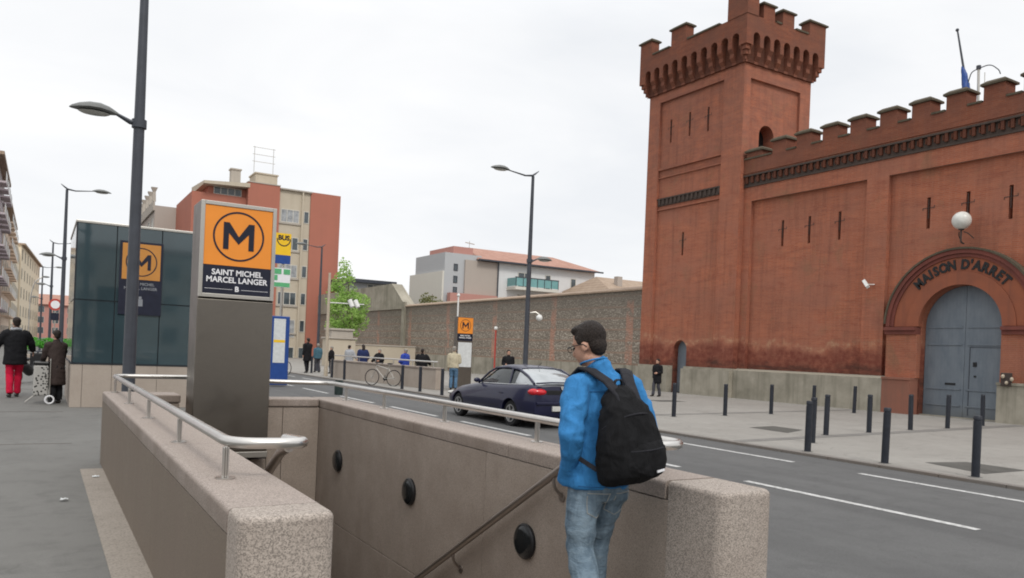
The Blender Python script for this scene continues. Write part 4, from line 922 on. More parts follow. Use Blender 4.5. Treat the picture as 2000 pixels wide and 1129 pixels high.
# ---- white residence with tiled roof behind the yard wall
t = thing('white_residence', 'white and grey residence with tiled roof seen over the pebble wall', 'building', (43, 75, 0)); Y = 70.0
b = MB(); b.box(33.9, 38.0, Y, Y+7.0, 0, 11.25); b.build('grey_wall', M['grey_wall'], t)
b = MB(); b.box(33.7, 33.89, Y-.0, Y+8.0, 0, 9.4); b.build('cream_wall', M['cream_wall'], t)
b = MB(); b.box(36.1, 39.8, Y-.2, Y-.003, 0, 10.7); b.build('taupe_wall', M['taupe_wall'], t)
b = MB(); b.box(39.82, 52.2, Y-.12, Y+9, 0, 10.75); b.build('white_wall', M['white_wall'], t)
b = MB(); b.box(34.2, 39.5, Y-.9, Y-.21, 0, 7.25); b.build('salmon_wall', M['pink_wall'], t)
b = MB(); b.box(45.8, 51.6, Y-.5, Y-.13, 0, 8.15); b.build('salmon_wall', M['pink_wall'], t)
b = MB(); b.box(35.0, 37.2, Y+.4, Y+6, 11.26, 12.0); b.build('salmon_wall', M['pink_wall'], t)
b = MB(); e = .5; b.add([(37.4, Y-.7, 10.85), (52.8, Y-.7, 10.85), (52.8, Y+9.5, 10.85), (37.4, Y+9.5, 10.85), (38.6, Y+4.4, 12.6), (49.6, Y+4.4, 12.6)], [(0, 1, 5, 4), (1, 2, 5), (2, 3, 4, 5), (3, 0, 4), (0, 3, 2, 1)]); b.build('tiled_roof', M['tile'], t)
b = MB(); b.box(37.3, 52.9, Y-.82, Y-.7, 10.72, 10.88); b.build('gutter', M['pole'], t); b = MB(); b.tube([(39.85, Y-.3, 0), (39.85, Y-.3, 10.8)], .07, 8); b.build('downpipe', M['pole'], t)
for z in (10.2, 9.0, 7.9): window(t, 'y', 34.9, 35.35, z-.7, z, Y, 'win', 'pole', mull=0)
window(t, 'y', 42.3, 43.9, 8.2, 10.0, Y-.12, mull=1); window(t, 'y', 45.7, 46.4, 8.2, 10.0, Y-.12, mull=0); window(t, 'y', 49.0, 49.7, 8.5, 9.9, Y-.12, mull=0); window(t, 'y', 51.3, 51.9, 7.7, 9.6, Y-.12, mull=0); window(t, 'y', 42.3, 44.3, 6.2, 7.7, Y-.12, mull=1)
b = MB(); b.box(41.0, 46.3, Y-1.9, Y-.13, 8.05, 8.35); bs = b.build('balcony', M['cream_wall'], t)
b = MB(); b.box(41.05, 46.25, Y-1.88, Y-1.83, 8.42, 9.25); b.box(41.05, 41.1, Y-1.8, Y-.15, 8.42, 9.25); b.build('glass_panel', M['teal'], bs)
b = MB(); b.box(41.0, 46.3, Y-1.92, Y-1.80, 9.26, 9.34)
for k in range(7): b.box(41.03+.86*k, 41.09+.86*k, Y-1.92, Y-1.885, 8.35, 9.26)
b.build('balcony_rail', M['pole'], bs)
b = MB(); b.tube([(38.8, Y+4.3, 12.5), (38.8, Y+4.3, 13.3)], .03, 5); b.tube([(38.3, Y+4.3, 13.1), (39.4, Y+4.3, 13.0)], .05, 5); b.build('antenna', M['frame'], t)
# ---- low house to the right of it
t = thing('low_house', 'low brown tiled house between the white residence and the tower', 'building', (49, 60, 0)); Y = 62
b = MB(); b.box(48.2, 60, Y, Y+8, 0, 8.2); b.build('wall', M['taupe_wall'], t)
b = MB(); b.add([(47.8, Y-.6, 8.2), (60.5, Y-.6, 8.2), (60.5, Y+8.6, 8.2), (47.8, Y+8.6, 8.2), (49.5, Y+4, 9.9), (58, Y+4, 9.9)], [(0, 1, 5, 4), (1, 2, 5), (2, 3, 4, 5), (3, 0, 4), (0, 3, 2, 1)]); rf = b.build('roof', M['tile_old'], t)
b = MB(); b.box(50.0, 50.6, Y+1, Y+1.6, 8.4, 9.8); b.build('chimney', M['taupe_wall'], rf)
window(t, 'y', 49, 49.9, 7.2, 8.0, Y, mull=1)
t = thing('flat_roofed_hut', 'small hut with dark overhanging flat roof behind the raised end of the pebble wall', 'building', (31, 86, 0))
b = MB(); b.box(29.0, 33.6, 84, 90, 0, 8.7); b.build('wall', M['grey_wall'], t); b = MB(); b.box(28.2, 34.4, 83.2, 91, 8.7, 9.05); b.build('flat_roof', M['pole'], t)
window(t, 'y', 31.2, 32.6, 7.4, 8.6, 84, mull=1)
# ---- beige gate pier
t = thing('gate_pier', 'beige rendered gate pier with a stepped cap in front of the tree', 'gate pier', (19.9, 58, 0))
b = MB(); b.box(18.7, 20.8, 58, 59.6, 0, 2.1); b.build('pier', M['apt_beige'], t, bevel=.03)
b = MB(); b.box(18.6, 20.9, 57.9, 59.7, 2.1, 2.22); b.box(18.9, 20.6, 58.1, 59.5, 2.22, 2.75); b.box(18.8, 20.7, 58, 59.6, 2.75, 2.9); b.build('cap', M['apt_grey'], t, bevel=.02)
t = thing('boundary_wall', 'low beige wall joining the gate pier to the pebble wall', 'wall', (24, 60, 0))
b = MB(); b.box(20.9, 26.7, 60, 60.4, 0, 1.7); b.build('wall', M['apt_beige'], t); b = MB(); b.box(20.9, 26.7, 59.95, 60.45, 1.7, 1.8); b.build('coping', M['apt_grey'], t)

# ---- left side of the street
def row_house(label, x, y0, y1, h, mat, floors, cols, roof=True, xr=-30, balc=False, skew=0.0):
    t = thing('row_house', label, 'building', (x, y0, 0), 'houses lining the left of the street')
    b = MB(); b.add([(xr, y0, 0), (x, y0, 0), (x+skew, y1, 0), (xr, y1, 0), (xr, y0, h), (x, y0, h), (x+skew, y1, h), (xr, y1, h)], [(0, 3, 2, 1), (4, 5, 6, 7), (0, 1, 5, 4), (1, 2, 6, 5), (2, 3, 7, 6), (3, 0, 4, 7)]); b.build('wall', M[mat], t)
    if roof: b = MB(); b.add([(xr, y0-.4, h), (x+.7, y0-.4, h), (x+.7+skew, y1+.1, h), (xr, y1+.1, h), (xr, y0-.4, h+.35), (x+.7, y0-.4, h+.35), (x+.7+skew, y1+.1, h+.35), (xr, y1+.1, h+.35)], [(0, 3, 2, 1), (4, 5, 6, 7), (0, 1, 5, 4), (1, 2, 6, 5), (2, 3, 7, 6), (3, 0, 4, 7)]); b.build('eaves', M['tile_old'], t)
    fh = h/floors
    for f in range(floors):
        for c in range(cols):
            ya = y0+(c+.3)*(y1-y0)/cols; yb = y0+(c+.7)*(y1-y0)/cols; xx = x+skew*((ya-y0)/(y1-y0))+.01+max(0, skew)*.02
            z0 = f*fh+fh*.25; z1 = f*fh+fh*.82
            window(t, 'x', ya, yb, z0, z1, xx, 'win' if (f+c) % 3 else 'curtain', out=1, mull=1)
            if balc and f: 
                b = MB(); b.box(xx, xx+.9, ya-.6, yb+.6, z0-.2, z0); q = b.build('balcony', M[mat], t)
                b = MB(); b.box(xx+.86, xx+.9, ya-.6, yb+.6, z0+.01, z0+1.0); b.build('railing', M['shutter'], q)
    return t
row_house('mauve apartment house with stacked white balconies at the left frame edge', -4.5, 97, 118, 19.8, 'lilac_wall', 6, 4, balc=True)
row_house('peach house with flat eaves beyond the mauve one', -4.4, 118.5, 150, 18.0, 'peach_wall', 6, 5, balc=True)
row_house('pale yellow house in the middle of the left row', -4.2, 150.5, 190, 18.0, 'ochre_wall', 5, 6, roof=False)
row_house('long ochre house bending round the end of the left row', -3.9, 190.5, 250, 19.5, 'ochre_wall', 5, 8, skew=3.2)
t = thing('end_house', 'reddish house closing the far end of the street', 'building', (4, 330, 0))
b = MB(); b.box(-3, 22, 330, 345, 0, 12); b.build('wall', M['pink_wall'], t); b = MB(); b.add([(-3.5, 329, 12), (22.5, 329, 12), (22.5, 346, 12), (-3.5, 346, 12), (-1, 338, 16), (20, 338, 16)], [(0, 1, 5, 4), (1, 2, 5), (2, 3, 4, 5), (3, 0, 4), (0, 3, 2, 1)]); b.build('roof', M['tile'], t)
for f in range(3):
    for c in range(5): window(t, 'y', -1+4.6*c, 1+4.6*c, 1.5+3.8*f, 3.8+3.8*f, 330, mull=1)
t = thing('side_house', 'low cream house at the far right of the street end', 'building', (8, 230, 0))
b = MB(); b.box(9, 26, 230, 260, 0, 9); b.build('wall', M['peach_wall'], t); b = MB(); b.box(8.5, 26.5, 229.5, 260.5, 9, 9.5); b.build('roof', M['tile'], t)
for f in range(2):
    for c in range(4): window(t, 'y', 10+4*c, 11.8+4*c, 1.5+4*f, 3.6+4*f, 230, mull=1)

for x0, x1, h, mt, lb in ((-14, 1.5, 7.9, 'peach_wall', 'unseen peach house added behind the viewer to reflect in the kiosk glass'), (1.6, 16, 9.6, 'cream_wall', 'unseen cream house added behind the viewer for reflections, right of the peach one')):  # unseen houses added behind the camera to give kiosk and totem reflections
    t = thing('reflection_house', lb, 'building', ((x0+x1)/2, -42, 0)); b = MB(); b.box(x0, x1, -54, -42, 0, h); b.build('wall', M[mt], t)
    b = MB(); b.box(x0-.2, x1+.2, -54.2, -41.5, h, h+.4); b.build('roof', M['tile'], t)
    for f in range(int(h//3)):
        for c in range(4): w_ = (x1-x0)/4; window(t, 'y', x0+w_*(c+.3), x0+w_*(c+.7), 1+3*f, 2.7+3*f, -42, 'win', out=1, mull=1)

# ================================================================== GREENERY
def leaves(name, mat, parent, blobs, n, size, seed):
    rnd = random.Random(seed); mb = MB(); tot = sum(b[3]*b[4]*b[5] for b in blobs)
    for (x, y, z, rx, ry, rz) in blobs:
        for _ in range(int(n*rx*ry*rz/tot)):
            while True:
                p = Vector((rnd.uniform(-1, 1), rnd.uniform(-1, 1), rnd.uniform(-1, 1)))
                if p.length < 1 and rnd.random() < .35+p.length*.65: break
            q = Vector((x+p.x*rx, y+p.y*ry, z+p.z*rz))
            if noise.noise(q*1.1+Vector((seed, 0, 0))) < -.18: continue
            s = size*rnd.uniform(.6, 1.4); d = Vector((rnd.uniform(-1, 1), rnd.uniform(-1, 1), rnd.uniform(-.7, .9))).normalized(); u, v = frame_of(d)
            mb.add([q-u*s, q-v*s*.55, q+u*s, q+v*s*.55], [(0, 1, 2, 3)])
    return mb.build(name, mat, parent)
t = thing('plane_tree', 'bright green spring tree beside the red apartment block', 'tree', (22.4, 64.5, 0))
b = MB(); b.tube([(22.4, 64.5, 0), (22.35, 64.5, 1.6), (22.5, 64.5, 3.2), (22.3, 64.6, 5.5), (22.35, 64.6, 7.5)], [.2, .16, .13, .08, .03], 8)
for dx, dz, z in ((1.1, 1.3, 2.6), (-1.0, 1.2, 3.0), (.9, 1.2, 4.2), (-.7, 1.3, 4.6), (.5, 1.2, 5.6)): b.tube([(22.4, 64.5, z), (22.4+dx*.6, 64.5+dx*.3, z+dz*.6), (22.4+dx, 64.5-dx*.2, z+dz)], [.06, .04, .02], 5)
b.build('trunk', M['bark'], t, smooth=True)
leaves('crown', M['leaf'], t, [(22.2, 64.5, 4.6, 1.6, 1.7, 1.8), (21.9, 64.5, 6.5, 1.1, 1.1, 1.7), (22.0, 64.5, 8.2, .6, .6, 1.0), (23.3, 64.3, 5.2, 1.0, 1.0, 1.0), (21.3, 64.6, 5.6, .9, 1, 1.3), (23.4, 64.4, 3.7, .8, .9, .8), (21.3, 64.5, 3.2, .9, .9, .9), (22.5, 64.5, 2.6, .9, .9, .7)], 7000, .11, 3)
t = thing('wall_shrub', 'dull shrub growing on top of the pebble wall', 'shrub', (28.4, 61.5, 5.2))
b = MB(); b.tube([(28.6, 61, 5.0), (28.5, 61, 6.3)], .03, 5); b.build('stem', M['bark'], t); leaves('foliage', M['leaf_dull'], t, [(28.6, 61.3, 5.7, .7, 1.6, .5), (28.6, 62.6, 5.9, .5, .8, .7)], 900, .09, 5)
t = thing('hedge_planter', 'bright green clipped hedge in a low planter beyond the two people on the left', 'hedge', (.2, 52, 0))
b = MB(); b.box(-.9, 1.6, 51.5, 52.6, 0, .38); b.build('planter', M['granite_far'], t, bevel=.03); leaves('foliage', M['leaf_dark'], t, [(-.4, 52, .85, .65, .5, .5), (.4, 52, .85, .65, .5, .5), (1.1, 52, .85, .6, .5, .5)], 2600, .07, 8)

# ================================================================== OPPOSITE METRO ENTRANCE
t = thing('low_granite_wall', 'low granite wall of the second metro entrance across the road', 'wall', (13.2, 28, 0))
def obox(mb, p, q, w, z0, z1):
    p, q = Vector(p+(0,)), Vector(q+(0,)); d = (q-p).normalized(); n = Vector((d.y, -d.x, 0))*w/2
    mb.add([p-n+Vector((0, 0, z0)), q-n+Vector((0, 0, z0)), q+n+Vector((0, 0, z0)), p+n+Vector((0, 0, z0)), p-n+Vector((0, 0, z1)), q-n+Vector((0, 0, z1)), q+n+Vector((0, 0, z1)), p+n+Vector((0, 0, z1))], [(0, 3, 2, 1), (4, 5, 6, 7), (0, 1, 5, 4), (1, 2, 6, 5), (2, 3, 7, 6), (3, 0, 4, 7)])
A, B_ = (13.65, 28.2), (12.75, 38.6)
b = MB(); dv = Vector((B_[0]-A[0], B_[1]-A[1]))
for k in range(6):
    p = (A[0]+dv.x*k/6+.0, A[1]+dv.y*k/6+.004); q = (A[0]+dv.x*(k+1)/6, A[1]+dv.y*(k+1)/6-.006); obox(b, p, q, .36, 0, .78)
b.build('cladding', M['granite_far'], t, bevel=.01)
b = MB(); obox(b, A, B_, .40, .785, .88); b.build('coping', M['granite_top'], t, bevel=.02)
t = thing('handrail', 'thin pale handrail on the low wall across the road', 'handrail', (13.2, 33, .88))
b = MB(); b.tube([(A[0], A[1]+.2, 1.10), (B_[0], B_[1]-.1, 1.10)], .032, 8); b.build('rail_tube', M['steel'], t, smooth=True)
for k in range(6): f = (k+.3)/6; x, y = A[0]+dv.x*f, A[1]+dv.y*f; b = MB(); b.tube([(x, y, .88), (x, y, 1.09)], .018, 6); b.build('post', M['steel'], t)
t = thing('metro_totem', 'small distant metro totem with orange M sign and map beside the man in jeans', 'metro sign', (15.2, 29.2, 0))
tx, ty = 15.22, 29.2; b = MB(); b.box(tx-.37, tx+.37, ty, ty+.3, 0, 3.02); b.build('casing', M['totem'], t, bevel=.01)
b = MB(); b.box(tx-.35, tx+.35, ty-.02, ty-.002, 2.32, 2.98); op = b.build('orange_panel', M['orange'], t); b = MB(); b.box(tx-.35, tx+.35, ty-.02, ty-.002, 2.02, 2.315); nv = b.build('name_panel', M['navy'], t)
emblem(op, tx, 2.66, .25, lambda u, v, d: (u, ty-.02-d, v), M['navy'])
text('SAINT MICHEL', .072, face_mtx((tx, ty-.022, 2.23), (1, 0, 0), (0, 0, 1)), M['white'], nv, 'station_name', .002, .001); text('MARCEL LANGER', .072, face_mtx((tx, ty-.022, 2.14), (1, 0, 0), (0, 0, 1)), M['white'], nv, 'station_name', .002, .001)
b = MB(); b.box(tx-.31, tx+.33, ty-.015, ty-.002, .92, 1.95); b.build('map_panel', M['paper'], t)
b = MB(); b.tube([(tx-.33, ty+.1, 3.02), (tx-.33, ty+.1, 4.0)], .035, 6); b.sphere((tx-.33, ty+.1, 3.9), .07); b.build('small_mast', M['camwhite'], t)
# ---- bus stop
t = thing('bus_stop', 'bus stop with yellow sign and blue timetable panel beside the metro totem', 'bus stop', (7.9, 30.2, 0)); x, y = 7.80, 30.2
b = MB(); b.tube([(x+.05, y+.1, 0), (x+.05, y+.1, 5.8)], .055, 10); b.build('pole', M['frame'], t, smooth=True)
b = MB(); b.box(x-.32, x+.30, y+.02, y+.08, 4.95, 5.78); ys_ = b.build('yellow_panel', M['yellow'], t); b = MB(); b.box(x-.32, x+.30, y+.02, y+.08, 4.62, 4.945); b.build('blue_band', M['blue'], t)
text('BUS', .25, face_mtx((x+.02, y+.018, 5.60), (1, 0, 0), (0, 0, 1)), M['navy'], ys_, 'sign_letters', .012, .002)
b = MB()
for k in range(14):
    a, c = PI+PI*k/14, PI+PI*(k+1)/14
    b.add([(x+.02+.27*math.cos(e)*1.0*rr, y+.016, 5.58+.30*math.sin(e)*rr) for e, rr in ((a, 1), (c, 1), (c, .86), (a, .86))], [(0, 1, 2, 3)])
b.build('sign_arc', M['navy'], ys_)
b = MB(); b.box(x-.30, x+.32, y+.02, y+.07, 3.72, 4.45); gs = b.build('route_panel', M['white'], t)
b = MB(); b.box(x-.29, x+.31, y+.01, y+.019, 3.74, 3.90); b.box(x-.29, x-.02, y+.01, y+.019, 4.22, 4.42); b.box(x+.06, x+.31, y+.01, y+.019, 4.22, 4.42); b.box(x-.29, x-.16, y+.01, y+.019, 3.98, 4.18); b.build('route_tiles', M['green_s'], gs)
b = MB(); b.box(x-.30, x+.36, y-.08, y+.30, 0, 2.62); bp = b.build('timetable_case', M['blue'], t, bevel=.03); b = MB(); b.box(x-.24, x+.20, y-.09, y-.081, .85, 2.52); pp = b.build('poster', M['paper'], bp)
b = MB(); b.box(x-.23, x+.19, y-.094, y-.0905, 1.62, 1.72); b.build('yellow_stripe', M['yellow'], pp)
# ---- camera mast
t = thing('floodlight_mast', 'tall pale mast with a side arm carrying two white floodlights', 'mast', (12.6, 39.4, 0))
b = MB(); b.tube([(12.6, 39.4, 0), (12.6, 39.4, 5.3)], [.10, .06], 10); b.build('pole', M['beige_post'], t, smooth=True); b = MB(); b.tube([(12.6, 39.4, 3.78), (14.5, 39.4, 3.80)], .03, 6); b.build('side_arm', M['camwhite'], t)
for dx in (1.15, 1.45): b = MB(); b.tube([(12.6+dx-.06, 39.35, 3.98), (12.6+dx+.06, 39.2, 3.62)], .12, 10); b.build('floodlight', M['camwhite'], t, smooth=True)
t = thing('wall_camera', 'pale camera dome fixed to the lamp post beside the pebble wall', 'camera', (13.98, 22.1, 2.75)); b = MB(); b.tube([(13.95, 22.15, 2.95), (14.1, 22.05, 2.98), (14.22, 22.0, 2.9)], .03, 6); b.build('bracket', M['frame'], t, smooth=True); b = MB(); b.sphere((14.22, 22.0, 2.80), .11); b.build('dome', M['camwhite'], t, smooth=True)
t = thing('litter_bin', 'squat dark green bin standing on the far side of the lanes beneath the rail', 'bin', (8.64, 25.55, -.05)); b = MB(); x, y = 8.64, 25.55; b.loft([[(x+r*math.cos(2*PI*k/16), y+r*math.sin(2*PI*k/16), z) for k in range(16)] for r, z in ((.13, -.05), (.14, .0), (.145, .36), (.15, .40), (.11, .42))]); b.build('body', M['bin'], t, smooth=True); b = MB(); b.tube([(x, y, .42), (x, y, .44)], .12, 14); b.build('lid', M['black_plastic'], t)
# ---- signs down the street
t = thing('road_sign', 'small round red traffic sign on a thin post at the kiosk edge', 'road sign', (.72, 55, 0)); b = MB(); b.tube([(.72, 55, 0), (.72, 55, 3.7)], .035, 8); b.build('post', M['frame'], t); b = MB(); b.tube([(.72, 54.93, 3.35), (.72, 54.96, 3.35)], .36, 20); b.build('sign_plate', M['redpaint'], t); b = MB(); b.tube([(.72, 54.92, 3.35), (.72, 54.93, 3.35)], .24, 20); b.build('sign_face', M['white'], t); b = MB(); b.box(.50, .94, 54.93, 54.96, 2.4, 2.85); b.build('sub_plate', M['navy'], t)
t = thing('old_lamp_post', 'thin curved grey lamp post beside the left row of houses', 'lamp post', (-.75, 66, 0)); b = MB(); b.tube(rot_path([(-.75, 66, 0), (-.7, 66, 4.2), (-.45, 66, 5.3), (.1, 66, 5.7)], .8), .04, 8); b.build('pole', M['frame'], t, smooth=True); b = MB(); b.sphere((.2, 66, 5.66), .25, .12, .07); b.build('lantern', M['lamp_body'], t, smooth=True)

rnd = random.Random(4)
for x, y, lb in ((.22, 8.6, 'small crumpled white scrap lying on the left pavement'), (.56, 9.9, 'small crumpled white scrap on the granite strip at the wall corner')):
    t = thing('paper_scrap', lb, 'litter', (x, y, 0)); b = MB(); z0 = .014
    P_ = [[(x+i*.022+rnd.uniform(-.006, .006), y+j*.02+rnd.uniform(-.006, .006), z0+rnd.uniform(0, .02)) for i in range(4)] for j in range(4)]
    for i in range(3):
        for j in range(3): b.add([P_[j][i], P_[j][i+1], P_[j+1][i+1], P_[j+1][i]], [(0, 1, 2, 3)])
    b.build('paper', M['paper'], t)
b = MB()
for yy in (13.2, 18.6, 26): b.box(-9, .455, yy, yy+.012, -.02, .0035)
struct(b, 'pavement_joint', M['joint'])

# ================================================================== BOLLARDS
def bollard(x, y, label, first=[None]):
    if first[0] is None:
        t = thing('bollard', label, 'bollard', (x, y, 0), 'dark bollards round the forecourt and kerb')
        b = MB(); b.loft([[(x+r*math.cos(2*PI*k/20), y+r*math.sin(2*PI*k/20), z) for k in range(20)] for r, z in ((.06, 0), (.06, .855), (.053, .86), (.053, .872), (.06, .877), (.06, .925), (.05, .94), (.0, .943))]); b.build('post', M['bollard'], t, smooth=True)
        b = MB(); b.tube([(x, y, 0), (x, y, .006)], .10, 16); b.build('ground_collar', M['plaza_band'], t); first[0] = t; return
    t = dup(first[0]); t.location = (x, y, 0); t['label'] = label; rnd = random.Random(int(x*100)); t.rotation_euler = (R(rnd.uniform(-.8, .8)), R(rnd.uniform(-.8, .8)), rnd.uniform(0, 6))
for x, y, l in [(12.30, 6.6, 'bollard on the kerb nearest the camera, in front of the larger dark grate'),
    (12.28, 8.09, 'bollard on the kerb, second from the camera and standing alone'), (12.26, 9.63, 'bollard on the kerb at the left end of the near row, overlapping one behind it'),
    (13.73, 10.68, 'bollard just behind the kerb one, half hidden by it'), (15.64, 11.8, 'bollard of the near row third in from the kerb'),
    (17.6, 12.05, 'bollard of the near row midway between kerb and gate'), (19.78, 12.34, 'bollard of the near row in front of the red plinth panel'),
    (21.72, 12.47, 'bollard of the near row before the left gate leaf'), (24.24, 12.87, 'bollard of the near row closest to the gate, before its right leaf'),
    (15.27, 16.49, 'bollard of the far row nearest the kerb, just right of the man with the backpack'), (17.46, 16.67, 'bollard of the far row second from the kerb'), (19.91, 17.07, 'bollard of the far row in front of the concrete plinth, third from the kerb'),
    (22.1, 17.2, 'bollard of the far row seen above the overlapping pair'), (24.32, 17.25, 'bollard of the far row nearest the prison wall'),
    (12.2, 24.98, 'bollard across the road just ahead of the dark coupe'), (12.25, 26.96, 'bollard across the road second in front of the coupe'), (12.19, 28.52, 'bollard across the road between the coupe and the bicycle'), (12.35, 35.8, 'bollard across the road left of the parked bicycle'),
    (12.4, 37.8, 'bollard across the road beside the floodlight mast'), (13.0, 43.2, 'bollard across the road beside the walking couple')]: bollard(x, y, l)

# ================================================================== CAR
def car(xc, yr, zr):
    t = thing('parked_car', 'dark midnight blue coupe with a lit red tail lamp driving away', 'car', (xc, yr, zr)); P = lambda x, l, z: (xc+x, yr+l, zr+z)
    t.name = 'coupe_car'
    S = [(-.87, .32, .80, .84, .56, .50), (-.84, .26, .90, .95, .70, .62), (-.70, .22, .965, .985, .795, .68), (-.4, .20, .96, .975, .835, .715), (0, .18, .94, .95, .85, .73), (.5, .17, .92, .93, .85, .735), (1.1, .17, .90, .91, .85, .73), (1.6, .17, .885, .92, .85, .72), (2.1, .18, .84, .90, .85, .70), (2.6, .19, .77, .835, .84, .67), (3.0, .21, .69, .755, .80, .62), (3.3, .26, .60, .64, .70, .54), (3.43, .34, .52, .54, .52, .42)]
    rings = []
    for l, zb, zt, zc, w_, wb in S:
        zm = zb+(zt-zb)*.52
        h = [(0, zb), (w_*.55, zb), (w_*.90, zb+.01), (w_*.975, zb+.10), (w_*.99, zm-.06), (w_*1.0, zm), (w_*.985, zm+.07), (w_*.955, zt-.10), (wb+.045, zt-.03), (wb, zt), (wb*.75, zt+(zc-zt)*.5), (wb*.4, zt+(zc-zt)*.9), (0, zc)]
        rings.append([P(x, l, z) for x, z in h]+[P(-x, l, z) for x, z in h[-2:0:-1]])
    b = MB(); b.loft(rings); body = b.build('body', M['car'], t)
    cm = MB()
    for l in (0, 2.56):
        for s in (-1, 1): cm.tube([P(s*.60, l, .29), P(s*1.0, l, .29)], .345, 32)
    cut(body, cm)
    for p in body.data.polygons: p.use_smooth = True
    bm = bmesh.new(); bm.from_mesh(body.data)
    for e in bm.edges:
        if len(e.link_faces) == 2 and e.calc_face_angle(0) > R(38): e.smooth = False
    bm.to_mesh(body.data); bm.free()
    G = [(-.72, .97, .975, .60, .55), (-.62, .965, 1.05, .645, .54), (-.35, .96, 1.19, .68, .53), (0.0, .945, 1.295, .71, .53), (.35, .935, 1.345, .72, .54), (.75, .925, 1.35, .72, .54), (1.05, .915, 1.315, .715, .53), (1.3, .90, 1.21, .70, .54), (1.6, .89, 1.03, .68, .58), (1.78, .885, .915, .66, .60)]
    rings = []
    for l, zb, zt, wb, wt in G:
        h = [(0, zb-.06), (wb, zb-.04), (wb-.0, zb), (wb+(wt-wb)*.55, zb+(zt-zb)*.6), (wt+.02, zt-.04), (wt-.03, zt-.008), (wt*.6, zt+.012), (0, zt+.022)]
        rings.append([P(x, l, z) for x, z in h]+[P(-x, l, z) for x, z in h[-2:0:-1]])
    b = MB(); b.loft(rings); gh = b.build('windows', [M['car_glass'], M['rear_glass']], t, smooth=True, ang=50)
    for p in gh.data.polygons:
        if p.center.y < .02 and p.normal.z > .35: p.material_index = 1
    rings = []
    for l, zt, wt in ((.02, 1.305, .53), (.35, 1.35, .545), (.75, 1.355, .545), (1.08, 1.312, .53)):
        h = [(wt+.032, zt-.05), (wt-.02, zt+.0), (wt*.6, zt+.022), (0, zt+.032), (-wt*.6, zt+.022), (-wt+.02, zt+.0), (-wt-.032, zt-.05), (0, zt-.02)]
        rings.append([P(x, l, z) for x, z in h])
    b = MB(); b.loft(rings); b.build('roof', M['car'], t, smooth=True, ang=50)
    for s in (-1, 1):
        b = MB()
        b.tube([P(s*.675, 1.74, .90), P(s*.60, 1.35, 1.17), P(s*.563, 1.06, 1.29)], [.028, .025, .025], 6); b.tube([P(s*.565, 1.06, 1.285), P(s*.575, .5, 1.315), P(s*.57, .02, 1.28), P(s*.585, -.35, 1.15), P(s*.62, -.68, .99)], [.025, .025, .03, .03, .03], 6)
        b.tube([P(s*.73, .20, .93), P(s*.585, .28, 1.30)], .022, 6); b.build('window_pillars', M['car'], t, smooth=True)
        b = MB(); b.tube([P(s*.695, 1.62, .895), P(s*.742, .9, .918), P(s*.745, .2, .935), P(s*.70, -.55, .97)], .009, 5); b.build('belt_trim', M['chrome'], t)
        b = MB(); b.sphere(P(s*.60, -.775, .815), .215, .115, .088, rot=Matrix.Rotation(s*R(20), 3, 'Z')); b.build('tail_lamp', M['tail'], t, smooth=True)
        b = MB(); b.sphere(P(s*.855, 1.52, .965), .085, .05, .058); b.tube([P(s*.70, 1.55, .92), P(s*.80, 1.54, .95)], .02, 6); b.build('wing_mirror', M['car'], t, smooth=True)
        b = MB(); b.box(*[v for v in (P(s*.83, 0, 0)[0], P(s*.838, 0, 0)[0])], yr+.62, yr+1.9, zr+.42, zr+.47); b.build('side_moulding', M['black_plastic'], t, bevel=.003)
        b = MB(); b.sphere(P(s*.62, 3.22, .56), .16, .14, .055, rot=Matrix.Rotation(-s*R(25), 3, 'Z')); b.build('headlight', M['lamp_glass'], t, smooth=True)
        b = MB(); y0 = .42; b.box(*[P(s*.845, 0, 0)[0], P(s*.853, 0, 0)[0]], yr+.33, yr+.47, zr+.72, zr+.745); b.build('door_handle', M['car'], t, bevel=.004)
    b = MB(); b.box(xc-.42, xc+.42, yr-.872, yr-.80, zr+.755, zr+.86); b.build('tail_garnish', M['black_plastic'], t, bevel=.01)
    b = MB(); b.ribbon([P(-.62, -.80, 1.005), P(-.3, -.84, 1.03), P(.3, -.84, 1.03), P(.62, -.80, 1.005)], (0, 1, 0), .13, .03); b.build('spoiler', M['car'], t, smooth=True)
    b = MB(); b.box(xc-.66, xc+.66, yr-.90, yr-.80, zr+.54, zr+.60); b.build('bumper_lip', M['car'], t, bevel=.015)
    b = MB(); b.box(xc-.26, xc+.26, yr-.905, yr-.868, zr+.40, zr+.51); pl = b.build('number_plate', M['plate'], t, bevel=.004)
    b = MB(); b.tube([P(0, -.885, .91), P(0, -.868, .91)], .04, 16); b.build('boot_badge', M['chrome'], t)
    b = MB(); b.tube([P(.1, -.58, 1.075), P(.42, -.50, 1.10)], .012, 5); b.build('rear_wiper', M['black_plastic'], t)
    b = MB(); b.tube([P(0, .15, 1.355), P(0, -.0, 1.45)], .006, 5); b.build('aerial', M['black_plastic'], t)
    b = MB(); b.tube([P(.42, -.92, .24), P(.42, -.7, .24)], .032, 10); b.build('exhaust', M['chrome'], t)
    b = MB(); b.box(xc-.60, xc+.60, yr-.6, yr+3.1, zr+.16, zr+.5); b.build('underbody', M['black_plastic'], t)
